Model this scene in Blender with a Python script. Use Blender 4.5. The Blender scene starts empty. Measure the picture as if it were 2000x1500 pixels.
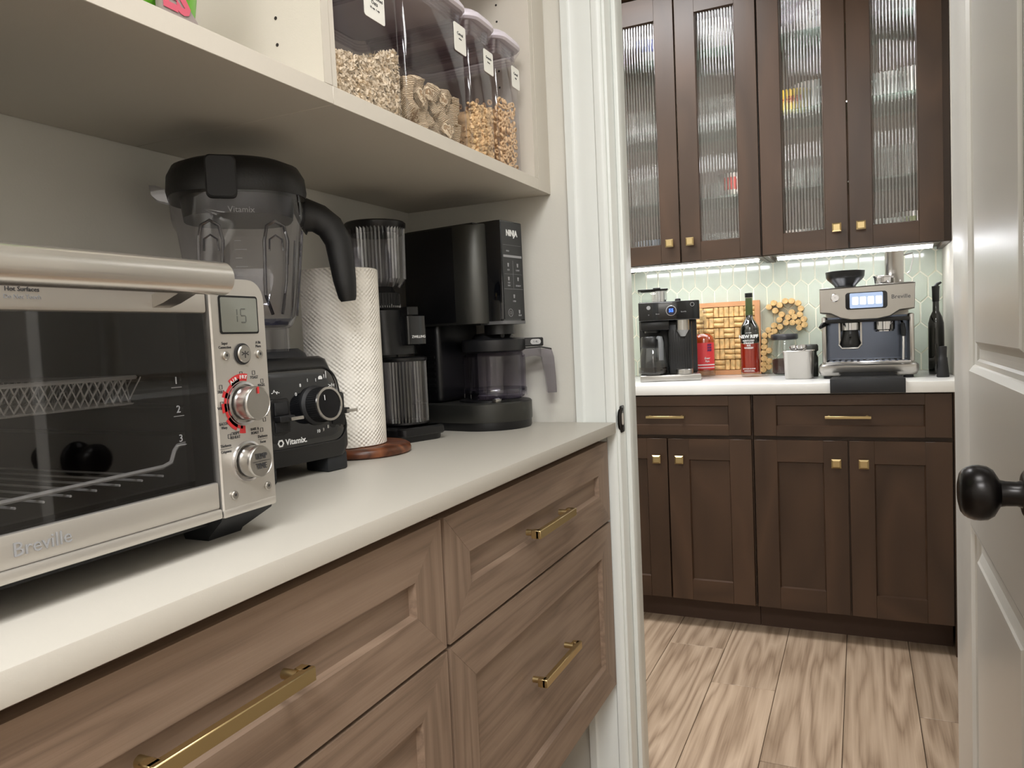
import bpy, bmesh, math, random
from mathutils import Matrix, Vector
random.seed(7)
PI = math.pi
sc = bpy.context.scene
COL = sc.collection

# ------------------------------------------------------------ camera, world, lights, exposure
cam_d = bpy.data.cameras.new('camera'); cam = bpy.data.objects.new('camera', cam_d); COL.objects.link(cam)
cam_d.sensor_width = 36; cam_d.lens = 26.461; cam_d.clip_start = 0.01
R_ = Matrix(((0.90722141, 0.41812602, -0.04604288), (-0.01707575, -0.07275946, -0.99720333), (-0.42030672, 0.90547042, -0.05886912)))
cam.matrix_world = Matrix(((R_[0][0], -R_[1][0], -R_[2][0], 0), (R_[0][1], -R_[1][1], -R_[2][1], 0), (R_[0][2], -R_[1][2], -R_[2][2], 1.11), (0, 0, 0, 1)))
sc.camera = cam
w = bpy.data.worlds.new('world'); sc.world = w; w.use_nodes = True
w.node_tree.nodes['Background'].inputs[0].default_value = (.8, .8, .82, 1)
w.node_tree.nodes['Background'].inputs[1].default_value = .25

def area(name, loc, sx, sy, power, col=(1, .95, .88), rot=(0, 0, 0)):
    d = bpy.data.lights.new(name, 'AREA'); d.shape = 'RECTANGLE'; d.size = sx; d.size_y = sy; d.energy = power; d.color = col
    o = bpy.data.objects.new(name, d); o.location = loc; o.rotation_euler = rot; COL.objects.link(o); o['kind'] = 'helper'; return o
area('pantry_ceiling_light', (.10, .35, 2.64), .55, .45, 13.5, (1, .995, .98))
area('pantry_rear_fill_light', (.3, -1.05, 2.64), 1.0, .6, 50, (.985, .99, 1))  # added fill behind the camera, brightens the casing and other upright faces
area('kitchen_ceiling_light', (-.80, 2.30, 2.64), .6, .5, 17, (.99, .99, 1))
area('kitchen_side_ceiling_light', (-1.7, 2.5, 2.64), .6, .6, 26, (.99, .99, 1))

vs = sc.view_settings
vs.view_transform = 'Standard'; vs.look = 'None'; vs.gamma = 1; vs.exposure = 0.42; vs.use_curve_mapping = False
cy = sc.cycles
cy.use_denoising = True; cy.max_bounces = 12; cy.transparent_max_bounces = 32; cy.transmission_bounces = 10; cy.glossy_bounces = 6
cy.caustics_reflective = False; cy.caustics_refractive = False; cy.sample_clamp_indirect = 6

# ------------------------------------------------------------ materials
def lin(c):
    return tuple((v / 255 / 12.92 if v / 255 <= .04045 else ((v / 255 + .055) / 1.055) ** 2.4) for v in c) + (1,)
def newmat(name):
    m = bpy.data.materials.new(name); m.use_nodes = True
    nt = m.node_tree; return m, nt, nt.nodes['Principled BSDF']
def mat(name, c, rough=.5, metal=0, bump=0, bscale=200, spec=.5, coat=0, emit=None, es=1, var=0, vscale=8, alpha=1):
    m, nt, b = newmat(name)
    b.inputs['Base Color'].default_value = lin(c); b.inputs['Roughness'].default_value = rough; b.inputs['Metallic'].default_value = metal
    b.inputs['Specular IOR Level'].default_value = spec; b.inputs['Coat Weight'].default_value = coat; b.inputs['Coat Roughness'].default_value = .05
    if emit: b.inputs['Emission Color'].default_value = lin(emit); b.inputs['Emission Strength'].default_value = es
    tc = nt.nodes.new('ShaderNodeTexCoord')
    if bump:
        n = nt.nodes.new('ShaderNodeTexNoise'); n.inputs['Scale'].default_value = bscale
        bp = nt.nodes.new('ShaderNodeBump'); bp.inputs['Strength'].default_value = bump; bp.inputs['Distance'].default_value = .002
        nt.links.new(tc.outputs['Object'], n.inputs['Vector']); nt.links.new(n.outputs['Fac'], bp.inputs['Height']); nt.links.new(bp.outputs[0], b.inputs['Normal'])
    if var:
        n = nt.nodes.new('ShaderNodeTexNoise'); n.inputs['Scale'].default_value = vscale; n.inputs['Detail'].default_value = 5
        r = nt.nodes.new('ShaderNodeValToRGB'); r.color_ramp.elements[0].position = .3; r.color_ramp.elements[1].position = .7
        r.color_ramp.elements[0].color = lin([max(0, v * (1 - var)) for v in c]); r.color_ramp.elements[1].color = lin([min(255, v * (1 + var)) for v in c])
        nt.links.new(tc.outputs['Object'], n.inputs['Vector']); nt.links.new(n.outputs['Fac'], r.inputs[0]); nt.links.new(r.outputs[0], b.inputs['Base Color'])
    return m
def wood(name, tones, axis, rough=.5, stretch=14, scale=5, fine=.35, bump=.15, knots=0, spec=.4, rnd=1.0):
    m, nt, b = newmat(name); L = nt.links; N = nt.nodes
    b.inputs['Roughness'].default_value = rough; b.inputs['Specular IOR Level'].default_value = spec
    tc = N.new('ShaderNodeTexCoord'); oi = N.new('ShaderNodeObjectInfo')
    ad = N.new('ShaderNodeVectorMath'); ad.operation = 'MULTIPLY_ADD'
    L.new(oi.outputs['Random'], ad.inputs[0]); ad.inputs[1].default_value = (7.3, 5.1, 9.7); L.new(tc.outputs['Object'], ad.inputs[2])
    mp = N.new('ShaderNodeMapping'); s = [scale * stretch / 3] * 3; s['xyz'.index(axis)] = scale / 3; mp.inputs['Scale'].default_value = s
    L.new(ad.outputs[0], mp.inputs['Vector'])
    n1 = N.new('ShaderNodeTexNoise'); n1.inputs['Scale'].default_value = .55; n1.inputs['Detail'].default_value = 3; L.new(mp.outputs[0], n1.inputs['Vector'])
    mu = N.new('ShaderNodeMath'); mu.operation = 'MULTIPLY'; mu.inputs[1].default_value = 9 + knots; L.new(n1.outputs['Fac'], mu.inputs[0])
    fr = N.new('ShaderNodeMath'); fr.operation = 'PINGPONG'; fr.inputs[1].default_value = .5; L.new(mu.outputs[0], fr.inputs[0])
    mp2 = N.new('ShaderNodeMapping'); s2 = [scale * stretch * 5] * 3; s2['xyz'.index(axis)] = scale; mp2.inputs['Scale'].default_value = s2
    L.new(ad.outputs[0], mp2.inputs['Vector'])
    n2 = N.new('ShaderNodeTexNoise'); n2.inputs['Scale'].default_value = 1; n2.inputs['Detail'].default_value = 6; n2.inputs['Roughness'].default_value = .65; L.new(mp2.outputs[0], n2.inputs['Vector'])
    mx = N.new('ShaderNodeMix'); mx.data_type = 'FLOAT'; mx.inputs[0].default_value = fine
    dd = N.new('ShaderNodeMath'); dd.operation = 'MULTIPLY'; dd.inputs[1].default_value = 2; L.new(fr.outputs[0], dd.inputs[0])
    L.new(dd.outputs[0], mx.inputs[2]); L.new(n2.outputs['Fac'], mx.inputs[3])
    r = N.new('ShaderNodeValToRGB'); e = r.color_ramp.elements
    e[0].position = .2; e[0].color = lin(tones[0]); e[1].position = .85; e[1].color = lin(tones[-1])
    if len(tones) > 2: q = e.new(.5); q.color = lin(tones[1])
    L.new(mx.outputs[0], r.inputs[0])
    hs = N.new('ShaderNodeHueSaturation'); vv = N.new('ShaderNodeMapRange'); vv.inputs[3].default_value = 1 - .12 * rnd; vv.inputs[4].default_value = 1 + .12 * rnd
    L.new(oi.outputs['Random'], vv.inputs[0]); L.new(vv.outputs[0], hs.inputs['Value']); L.new(r.outputs[0], hs.inputs['Color'])
    L.new(hs.outputs[0], b.inputs['Base Color'])
    bp = N.new('ShaderNodeBump'); bp.inputs['Strength'].default_value = bump; bp.inputs['Distance'].default_value = .001; L.new(n2.outputs['Fac'], bp.inputs['Height']); L.new(bp.outputs[0], b.inputs['Normal'])
    return m
def thin(name, tint, refl=1.0, rough=.02, base=.04):
    """thin clear sheet: tinted transparency plus a Schlick surface reflection"""
    m = bpy.data.materials.new(name); m.use_nodes = True; nt = m.node_tree; N = nt.nodes; L = nt.links; N.clear()
    out = N.new('ShaderNodeOutputMaterial'); mx = N.new('ShaderNodeMixShader'); tr = N.new('ShaderNodeBsdfTransparent'); gl = N.new('ShaderNodeBsdfGlossy')
    tr.inputs[0].default_value = tint + (1,); gl.inputs['Roughness'].default_value = rough
    g = N.new('ShaderNodeNewGeometry'); dt = N.new('ShaderNodeVectorMath'); dt.operation = 'DOT_PRODUCT'
    L.new(g.outputs['Normal'], dt.inputs[0]); L.new(g.outputs['Incoming'], dt.inputs[1])
    ab = N.new('ShaderNodeMath'); ab.operation = 'ABSOLUTE'; L.new(dt.outputs['Value'], ab.inputs[0])
    su = N.new('ShaderNodeMath'); su.operation = 'SUBTRACT'; su.inputs[0].default_value = 1; L.new(ab.outputs[0], su.inputs[1])
    pw = N.new('ShaderNodeMath'); pw.operation = 'POWER'; pw.inputs[1].default_value = 5 if refl <= 1 else 3; L.new(su.outputs[0], pw.inputs[0])
    ma = N.new('ShaderNodeMath'); ma.operation = 'MULTIPLY_ADD'; ma.inputs[1].default_value = .9; ma.inputs[2].default_value = base; L.new(pw.outputs[0], ma.inputs[0])
    L.new(ma.outputs[0], mx.inputs[0]); L.new(tr.outputs[0], mx.inputs[1]); L.new(gl.outputs[0], mx.inputs[2]); L.new(mx.outputs[0], out.inputs[0])
    return m

LAM = mat('warm_white_laminate', (190, 185, 175), .42, bump=.05, bscale=600)
SHELF = mat('shelf_laminate', (206, 199, 187), .5, bump=.05, bscale=600)
WALLP = mat('pantry_wall_paint', (209, 206, 197), .7, bump=.08, bscale=300)
TRIM = mat('white_trim_paint', (222, 225, 221), .38, bump=.04, bscale=80)
DOORP = mat('white_door_paint', (214, 212, 206), .3, bump=.06, bscale=60)
CEIL = mat('ceiling_paint', (225, 223, 218), .8)
OAKH = wood('grey_oak_along_y', [(110, 91, 76), (130, 109, 92), (144, 123, 105)], 'y', rough=.5, fine=.62)
OAKV = wood('grey_oak_along_z', [(110, 91, 76), (130, 109, 92), (144, 123, 105)], 'z', rough=.5, fine=.62)
OAKX = wood('grey_oak_local_x', [(110, 91, 76), (130, 109, 92), (144, 123, 105)], 'x', rough=.5, rnd=.25, fine=.62)
OAKZ = wood('grey_oak_local_z', [(110, 91, 76), (130, 109, 92), (144, 123, 105)], 'z', rough=.5, rnd=.25, fine=.62)
MAPLE = wood('brown_maple_z', [(58, 42, 31), (64, 47, 35), (71, 52, 39)], 'z', rough=.36, stretch=3, scale=3, fine=.3, bump=.03, rnd=.3)
MAPLEX = wood('brown_maple_x', [(58, 42, 31), (64, 47, 35), (71, 52, 39)], 'x', rough=.36, stretch=3, scale=3, fine=.3, bump=.03, rnd=.3)
DARKIN = mat('dark_cabinet_inside', (60, 42, 33), .6)
KICK = mat('toe_kick_brown', (66, 46, 34), .6)
FLOOR = wood('oak_plank', [(122, 101, 82), (163, 142, 121), (184, 163, 142)], 'y', rough=.42, stretch=12, scale=3.0, fine=.62, bump=.12, knots=1, rnd=1.1)
SUBF = mat('plank_joint', (84, 66, 54), .8)
TILE = mat('sage_glass_tile', (200, 209, 193), .18, coat=.6, var=.05, vscale=6)
GROUT = mat('cream_grout', (252, 250, 232), .9)
QUARTZ = mat('white_quartz', (228, 228, 226), .18, var=.03, vscale=3)
BRASS = mat('brushed_brass', (192, 170, 124), .36, 1)
BLACK = mat('black_plastic', (9, 9, 11), .36)
BLACKM = mat('matte_black_plastic', (17, 17, 19), .6, bump=.1, bscale=500)
GLOSS = mat('gloss_black_plastic', (8, 9, 12), .06, coat=.5)
RUBBER = mat('charcoal_rubber', (27, 29, 32), .7)
BRONZE = mat('oil_rubbed_black', (18, 15, 14), .28, .6)
STEEL = mat('brushed_steel', (184, 181, 176), .3, 1, bump=.05, bscale=300)
STEELP = mat('satin_steel_panel', (210, 206, 200), .36, .8)
HSTEEL = mat('handle_steel', (220, 216, 210), .24, .92)
CHROME = mat('polished_steel', (215, 215, 218), .08, 1)
DSTEEL = mat('black_stainless', (74, 74, 71), .38, .85)
LCD = mat('grey_lcd', (128, 130, 122), .3)
LCDK = mat('lcd_segment', (92, 94, 90), .5)
INK = mat('dark_ink', (52, 52, 54), .6)
REDINK = mat('red_ink', (196, 48, 50), .5)
WHITE = mat('white_print', (228, 228, 226), .6)
GREYP = mat('grey_print', (150, 150, 152), .6)
WIRE = mat('pale_wire', (236, 234, 228), .4, .2)
CAVITY = mat('oven_cavity', (70, 68, 66), .5, .3)
WALNUT = wood('walnut', [(72, 38, 20), (104, 58, 34), (128, 76, 46)], 'x', rough=.35, stretch=6, scale=8)
LABEL = mat('paper_label', (234, 232, 224), .6)
CERAM = mat('white_ceramic', (230, 230, 228), .15, coat=.4)
RED = mat('red_glaze', (176, 40, 32), .3)
YEL = mat('yellow_glaze', (226, 196, 40), .3)
BLUE = mat('blue_print', (56, 84, 196), .4)
T_JAR = thin('smoky_clear_plastic', (.85, .85, .89), base=.06)
T_CONT = thin('clear_container_plastic', (.95, .94, .96), base=.045, rough=.06)
T_LID = mat('pale_lilac_lid', (216, 208, 217), .35)
T_CAR = thin('smoked_carafe_plastic', (.72, .70, .77), base=.06)
T_RIB = thin('ribbed_smoked_plastic', (.72, .72, .77), refl=2, base=.14, rough=.08)
T_OVEN = thin('oven_door_glass', (.72, .72, .73), base=.06)
T_GLASS = thin('clear_glass', (.93, .95, .95), base=.08)
T_SHELF = thin('green_edge_glass', (.82, .92, .88), base=.1)
T_BOTTLE = thin('bottle_glass', (.9, .9, .88), base=.07)
def glassm(name, c, rough=0.0, ior=1.45):
    m, nt, b = newmat(name); b.inputs['Base Color'].default_value = c + (1,); b.inputs['Roughness'].default_value = rough
    b.inputs['Transmission Weight'].default_value = 1; b.inputs['IOR'].default_value = ior; return m
REED = glassm('reeded_glass', (.97, .98, .98), ior=1.52)
REED.node_tree.nodes['Principled BSDF'].inputs['Coat Weight'].default_value = .3; REED.node_tree.nodes['Principled BSDF'].inputs['Coat IOR'].default_value = 1.7; REED.node_tree.nodes['Principled BSDF'].inputs['Coat Roughness'].default_value = .04
WHISKEY = mat('amber_whiskey', (176, 66, 22), .1, coat=.6)
WHISKEYR = mat('red_amber_whiskey', (150, 36, 14), .1, coat=.6)
DGREEN = mat('dark_bottle_glass', (16, 20, 16), .08, coat=.6)
FOIL = mat('green_foil', (86, 100, 62), .35, .3)
CORK = mat('cork', (222, 186, 128), .8, bump=.4, bscale=160, var=.14, vscale=40)
PALEW = mat('pale_orange_wood', (206, 150, 104), .5, var=.06, vscale=12)
COFFEE = mat('ground_coffee', (58, 34, 26), .9, bump=.6, bscale=400)
LEDM = mat('led_diffuser', (255, 255, 250), .5, emit=(250, 251, 255), es=14)
LEDIN = mat('cabinet_led', (255, 255, 250), .5, emit=(255, 252, 248), es=60)
LEDW = mat('led_housing', (235, 232, 222), .4)
DISP = mat('blue_display', (20, 40, 120), .3, emit=(60, 110, 255), es=2.2)
OAT = mat('oat_flake', (226, 210, 182), .8, var=.1, vscale=60)
WHEAT = mat('shredded_wheat', (224, 203, 170), .85, var=.16, vscale=160)
_w = WHEAT.node_tree; _n = _w.nodes.new('ShaderNodeTexWave'); _n.bands_direction = 'X'; _n.inputs['Scale'].default_value = 130; _n.inputs['Distortion'].default_value = 7; _n.inputs['Detail'].default_value = 3
_t = _w.nodes.new('ShaderNodeTexCoord'); _b = _w.nodes.new('ShaderNodeBump'); _b.inputs['Strength'].default_value = 1; _b.inputs['Distance'].default_value = .0018
_r = _w.nodes.new('ShaderNodeValToRGB'); _r.color_ramp.elements[0].color = lin((158, 128, 92)); _r.color_ramp.elements[1].color = lin((234, 214, 180)); _r.color_ramp.elements[1].position = .6; _w.links.new(_n.outputs['Fac'], _r.inputs[0]); _w.links.new(_r.outputs[0], _w.nodes['Principled BSDF'].inputs['Base Color'])
_w.links.new(_t.outputs['Object'], _n.inputs['Vector']); _w.links.new(_n.outputs['Fac'], _b.inputs['Height']); _w.links.new(_b.outputs[0], _w.nodes['Principled BSDF'].inputs['Normal'])
GRAN = mat('granola', (214, 180, 132), .85, var=.2, vscale=60)
RING = mat('ring_cereal', (222, 188, 144), .8, bump=.5, bscale=300, var=.1, vscale=60)
GREENB = mat('green_bag_film', (112, 190, 60), .25, var=.08, vscale=10)
PINK = mat('pink_print', (206, 92, 112), .35)
TAUPE = mat('taupe_bag_window', (150, 138, 134), .3)
DARKH = mat('dark_hole', (40, 34, 30), .9)
SCREW = mat('assembly_joint_line', (120, 110, 98), .7)
SIL = mat('grey_silicone', (96, 98, 100), .5)

# paper towel: quilted embossing in cylinder coordinates
def towel_mat():
    m, nt, b = newmat('embossed_paper'); N = nt.nodes; L = nt.links
    b.inputs['Base Color'].default_value = lin((232, 227, 217)); b.inputs['Roughness'].default_value = .9
    tc = N.new('ShaderNodeTexCoord'); sx = N.new('ShaderNodeSeparateXYZ'); L.new(tc.outputs['Object'], sx.inputs[0])
    at = N.new('ShaderNodeMath'); at.operation = 'ARCTAN2'; L.new(sx.outputs['Y'], at.inputs[0]); L.new(sx.outputs['X'], at.inputs[1])
    s = N.new('ShaderNodeMath'); s.operation = 'MULTIPLY'; s.inputs[1].default_value = .06; L.new(at.outputs[0], s.inputs[0])
    cb = N.new('ShaderNodeCombineXYZ'); L.new(s.outputs[0], cb.inputs[0]); L.new(sx.outputs['Z'], cb.inputs[1])
    def trip(kx, ky):
        a = N.new('ShaderNodeVectorMath'); a.operation = 'DOT_PRODUCT'; a.inputs[1].default_value = (kx, ky, 0); L.new(cb.outputs[0], a.inputs[0])
        p = N.new('ShaderNodeMath'); p.operation = 'SINE'; L.new(a.outputs['Value'], p.inputs[0]); return p
    d1, d2 = trip(820, 0), trip(0, 820)
    big1, big2 = trip(95, 75), trip(-95, 75)
    mu = N.new('ShaderNodeMath'); mu.operation = 'MULTIPLY'; L.new(d1.outputs[0], mu.inputs[0]); L.new(d2.outputs[0], mu.inputs[1])
    mb = N.new('ShaderNodeMath'); mb.operation = 'MULTIPLY'; L.new(big1.outputs[0], mb.inputs[0]); L.new(big2.outputs[0], mb.inputs[1])
    gt = N.new('ShaderNodeMapRange'); gt.inputs[1].default_value = -.5; gt.inputs[2].default_value = .3; gt.inputs[3].default_value = .35; L.new(mb.outputs[0], gt.inputs[0])
    m3 = N.new('ShaderNodeMath'); m3.operation = 'MULTIPLY'; L.new(mu.outputs[0], m3.inputs[0]); L.new(gt.outputs[0], m3.inputs[1])
    ad = N.new('ShaderNodeMath'); ad.operation = 'MULTIPLY_ADD'; L.new(mb.outputs[0], ad.inputs[0]); ad.inputs[1].default_value = .25; L.new(m3.outputs[0], ad.inputs[2])
    bp = N.new('ShaderNodeBump'); bp.inputs['Strength'].default_value = .8; bp.inputs['Distance'].default_value = .0012; L.new(ad.outputs[0], bp.inputs['Height']); L.new(bp.outputs[0], b.inputs['Normal'])
    return m
TOWEL = towel_mat()

# ------------------------------------------------------------ mesh builder
def rrect(x0, x1, y0, y1, r, n=5):
    r = min(r, (x1 - x0) / 2 - 1e-5, (y1 - y0) / 2 - 1e-5); P = []
    for cx, cy_, a0 in ((x1 - r, y1 - r, 0), (x0 + r, y1 - r, PI / 2), (x0 + r, y0 + r, PI), (x1 - r, y0 + r, 3 * PI / 2)):
        for i in range(n + 1):
            a = a0 + PI / 2 * i / n; P.append((cx + r * math.cos(a), cy_ + r * math.sin(a)))
    return P
class MB:
    def __init__(s): s.bm = bmesh.new(); s.T = Matrix.Identity(4); s.mi = 0
    def _add(s, t, flat=False):
        bmesh.ops.recalc_face_normals(t, faces=t.faces)
        vm = {}
        for v in t.verts: vm[v] = s.bm.verts.new(s.T @ v.co)
        for f in t.faces:
            try: g = s.bm.faces.new([vm[v] for v in f.verts])
            except ValueError: continue
            g.material_index = s.mi; g.smooth = not (len(f.verts) > 4 or (flat and max(abs(c) for c in f.normal) > .999))
        t.free(); return s
    def box(s, x0, x1, y0, y1, z0, z1, bev=0, seg=2):
        t = bmesh.new(); bmesh.ops.create_cube(t, size=1)
        for v in t.verts: v.co = Vector(((x0 + x1) / 2 + v.co.x * (x1 - x0), (y0 + y1) / 2 + v.co.y * (y1 - y0), (z0 + z1) / 2 + v.co.z * (z1 - z0)))
        if bev: bmesh.ops.bevel(t, geom=t.edges[:], offset=bev, segments=seg, profile=.5, affect='EDGES')
        t.normal_update(); return s._add(t, True)
    def loft(s, loops, cap=True, closed=True):
        t = bmesh.new(); R = [[t.verts.new(p) for p in lp] for lp in loops]; n = len(R[0])
        for a, b in zip(R, R[1:]):
            for i in range(n if closed else n - 1): t.faces.new((a[i], a[(i + 1) % n], b[(i + 1) % n], b[i]))
        if cap: t.faces.new(R[0]); t.faces.new(R[-1])
        return s._add(t)
    def lathe(s, prof, c=(0, 0, 0), seg=32, axis='z', cap=True):
        def mk(r, h, a):
            x, y = r * math.cos(a), r * math.sin(a)
            p = {'z': (x, y, h), 'y': (x, h, y), 'x': (h, x, y)}[axis]; return (c[0] + p[0], c[1] + p[1], c[2] + p[2])
        return s.loft([[mk(max(r, 1e-5), h, 2 * PI * i / seg) for i in range(seg)] for r, h in prof], cap)
    def cyl(s, c, r, h, axis='z', seg=24, r2=None, bev=0):
        r2 = r if r2 is None else r2
        p = [(r, 0), (r2, h)] if not bev else [(r - bev, 0), (r, bev), (r2, h - bev), (r2 - bev, h)]
        return s.lathe(p, c, seg, axis)
    def prism(s, poly, axis, a0, a1, bev=0):
        def mk(p, h): return {'z': (p[0], p[1], h), 'y': (p[0], h, p[1]), 'x': (h, p[0], p[1])}[axis]
        if bev:
            cx = sum(p[0] for p in poly) / len(poly); cz = sum(p[1] for p in poly) / len(poly)
            mx = max(abs(p[0] - cx) for p in poly); mz = max(abs(p[1] - cz) for p in poly)
            q = [(cx + (p[0] - cx) * (1 - bev / mx), cz + (p[1] - cz) * (1 - bev / mz)) for p in poly]
            d = bev if a1 > a0 else -bev
            return s.loft([[mk(p, a0) for p in q], [mk(p, a0 + d) for p in poly], [mk(p, a1 - d) for p in poly], [mk(p, a1) for p in q]])
        return s.loft([[mk(p, a0) for p in poly], [mk(p, a1) for p in poly]])
    def tube(s, pts, r, seg=8, closed=False, flat=1.0):
        P = [Vector(p) for p in pts]; n = len(P); L = []; up = Vector((0, 0, 1))
        rr = r if isinstance(r, (list, tuple)) else [r] * n
        pn = None
        for i in range(n):
            d = (P[(i + 1) % n] - P[i - 1]) if closed else (P[min(i + 1, n - 1)] - P[max(i - 1, 0)])
            d.normalize()
            if pn is None: a = d.cross(up if abs(d.z) < .9 else Vector((1, 0, 0))); a.normalize()
            else: a = pn - d * pn.dot(d); a.normalize()
            pn = a; b = d.cross(a)
            L.append([P[i] + (a * math.cos(2 * PI * k / seg) + b * math.sin(2 * PI * k / seg) * flat) * rr[i] for k in range(seg)])
        if closed: L.append(L[0]); return s.loft(L, cap=False)
        return s.loft(L)
    def ball(s, c, r, sx=1, sy=1, sz=1, sub=2):
        t = bmesh.new(); bmesh.ops.create_icosphere(t, subdivisions=sub, radius=r)
        for v in t.verts: v.co = Vector((c[0] + v.co.x * sx, c[1] + v.co.y * sy, c[2] + v.co.z * sz))
        return s._add(t)
    def mesh(s, me, T):
        t = bmesh.new(); t.from_mesh(me); bmesh.ops.transform(t, matrix=T, verts=t.verts); return s._add(t)
    def build(s, name, m, parent=None, loc=None, rot=None, **kw):
        me = bpy.data.meshes.new(name); s.bm.to_mesh(me); s.bm.free()
        for x in (m if isinstance(m, (list, tuple)) else [m]): me.materials.append(x)
        try: me.set_sharp_from_angle(angle=math.radians(38))
        except Exception: pass
        return obj(name, me, parent, loc, rot, **kw)
def obj(name, me, parent=None, loc=None, rot=None, **kw):
    o = bpy.data.objects.new(name, me); COL.objects.link(o)
    if parent is not None: o.parent = parent
    if loc: o.location = loc
    if rot: o.rotation_euler = rot
    for k, v in kw.items():
        if v: o[k] = v
    return o
def thing(name, label, cat, loc=(0, 0, 0), rz=0, group=None, rot=None):
    o = bpy.data.objects.new(name, None); COL.objects.link(o); o.location = loc; o.rotation_euler = rot or (0, 0, rz); o.empty_display_size = .05
    o['label'] = label; o['category'] = cat
    if group: o['group'] = group
    return o
def copy_tree(o, parent=None):
    c = o.copy(); COL.objects.link(c)
    if parent is not None: c.parent = parent
    for ch in [x for x in bpy.data.objects if x.parent == o]: copy_tree(ch, c)
    return c
def struct(name, mb, m, parent=None, **kw):
    o = mb.build(name, m, parent, **kw)
    if parent is None: o['kind'] = 'structure'
    return o
def bx(*a, **k): return MB().box(*a, **k)
_tc = {}
def textmesh(s, size, bold=0.0, depth=.0003):
    k = (s, size, bold)
    if k in _tc: return _tc[k]
    cu = bpy.data.curves.new('lettering', 'FONT'); cu.body = s; cu.size = size; cu.align_x = 'CENTER'; cu.align_y = 'CENTER'; cu.extrude = depth; cu.offset = bold; cu.resolution_u = 2
    o = bpy.data.objects.new('lettering', cu); COL.objects.link(o)
    bpy.context.view_layer.update()
    me = bpy.data.meshes.new_from_object(o.evaluated_get(bpy.context.evaluated_depsgraph_get()))
    bpy.data.objects.remove(o); bpy.data.curves.remove(cu); _tc[k] = me; return me
def FR(x, y, z, tilt=0):   # frame of a text lying on a surface that faces local -Y
    return Matrix.Translation((x, y, z)) @ Matrix.Rotation(PI / 2 - tilt, 4, 'X')
def letter(mb, s, size, x, y, z, bold=0.0, tilt=0, sx=1):
    mb.mesh(textmesh(s, size, bold), FR(x, y, z, tilt) @ Matrix.Diagonal((sx, 1, 1, 1)))

# ------------------------------------------------------------ room shell
WX, WE, WE2 = -1.037, 1.655, 1.80      # pantry left wall, door wall near face, far face
YB = 3.404                              # kitchen back wall
XR = .298                               # kitchen right wall
struct('floor', bx(-3.2, 1.4, -1.6, YB + .05, -.05, -.012), SUBF)
fl = bpy.data.objects['floor']
random.seed(3)
pw_, k = .1935, 0
seams = [-3.0 + 0] 
x = -.64 - pw_ * 11
def plank(x0, x1, y0, y1):
    g = .0008; d = random.uniform(0, .0006)
    MB().box(x0 + g, x1 - g, y0 + g, y1 - g, -.012, -d, bev=.0012, seg=1).build('floor_plank', FLOOR, fl)
cuts = {-.64: [2.62], -.4465: [2.357, 1.2], -.253: [1.95, .8], -.0595: [3.1, 1.3], .134: [2.325, .9], -.8335: [2.2, 1.0]}
i = 0
while x < 1.35:
    if x + pw_ > -3.1:
        cs = None
        for kx, v in cuts.items():
            if abs(kx - x) < .02: cs = list(v)
        if cs is None: cs = [random.uniform(1.6, 3.0)]
        ys = sorted([YB] + cs); y = ys[0]
        while y > -1.5: y -= 1.22; ys.insert(0, max(y, -1.6))
        for a, b in zip(ys, ys[1:]): plank(x, x + pw_, a, b)
    x += pw_
struct('ceiling', bx(-3.2, 1.4, -1.6, YB + .1, 2.7, 2.8), CEIL)
struct('wall_left', bx(WX - .1, WX, -1.6, WE2, 0, 2.7), WALLP)
BOUNCE = mat('unseen_wall_bounce', (206, 202, 195), .8, var=.06, vscale=3)  # plain tone for the unseen walls, set by how much light they bounce back
struct('wall_rear', bx(WX, 1.3, -1.7, -1.6, 0, 2.7), BOUNCE)
struct('wall_pantry_right', bx(1.2, 1.3, -1.6, WE, 0, 2.7), BOUNCE)
m_ = MB(); m_.box(WX, -.522, WE, WE2, 0, 2.7); m_.box(-.522, .232, WE, WE2, 2.46, 2.7); m_.box(.232, 1.3, WE, WE2, 0, 2.7)
struct('wall_front', m_, WALLP)
m_ = MB(); m_.box(-3.2, XR + .1, YB, YB + .1, 0, 2.7)
wf = struct('wall_far', m_, GROUT)
struct('wall_right', bx(XR, XR + .1, WE2, YB, 0, 2.7), mat('kitchen_wall_paint', (222, 216, 204), .6))
struct('wall_far_left', bx(-3.2, -3.1, WE2, YB, 0, 2.7), WALLP)
struct('wall_kitchen_near', bx(-3.2, WX - .1, WE2 - .1, WE2, 0, 2.7), WALLP)
struct('baseboard_right', bx(XR - .014, XR, WE2, 2.80, 0, .12, bev=.003), TRIM)

# door frame: jambs, stop, casing with a stepped profile
JL, JR = -.5016, .212
m_ = MB(); m_.box(JL - .02, JL, WE, WE2, 0, 2.46, bev=.002); m_.box(JR, JR + .02, WE, WE2, 0, 2.46, bev=.002); m_.box(JL, JR, WE, WE2, 2.44, 2.46)
struct('trim_1', m_, TRIM)
m_ = MB()
for a, b in ((JL, JL + .011), (JR - .011, JR)): m_.box(a, b, 1.702, 1.74, 0, 2.44, bev=.0025)
m_.box(JL, JR, 1.702, 1.74, 2.429, 2.44)
struct('trim_2', m_, TRIM)
prof = [(0, 0), (0, .017), (.016, .017), (.0185, .0145), (.022, .013), (.040, .0125), (.060, .0105), (.068, .0095), (.071, .0125), (.082, .0125), (.088, .011), (.092, .008), (.092, 0)]
def casing(name, xo, s, y, ys, z1=2.53):
    m = MB(); m.prism([(xo + s * p[0], y + ys * p[1]) for p in prof], 'z', 0, z1); return struct(name, m, TRIM)
casing('trim_3', -.5996, 1, WE, -1)
casing('trim_4', .318, -1, WE, -1)
casing('trim_5', -.5996, 1, WE2, 1); 
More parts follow.
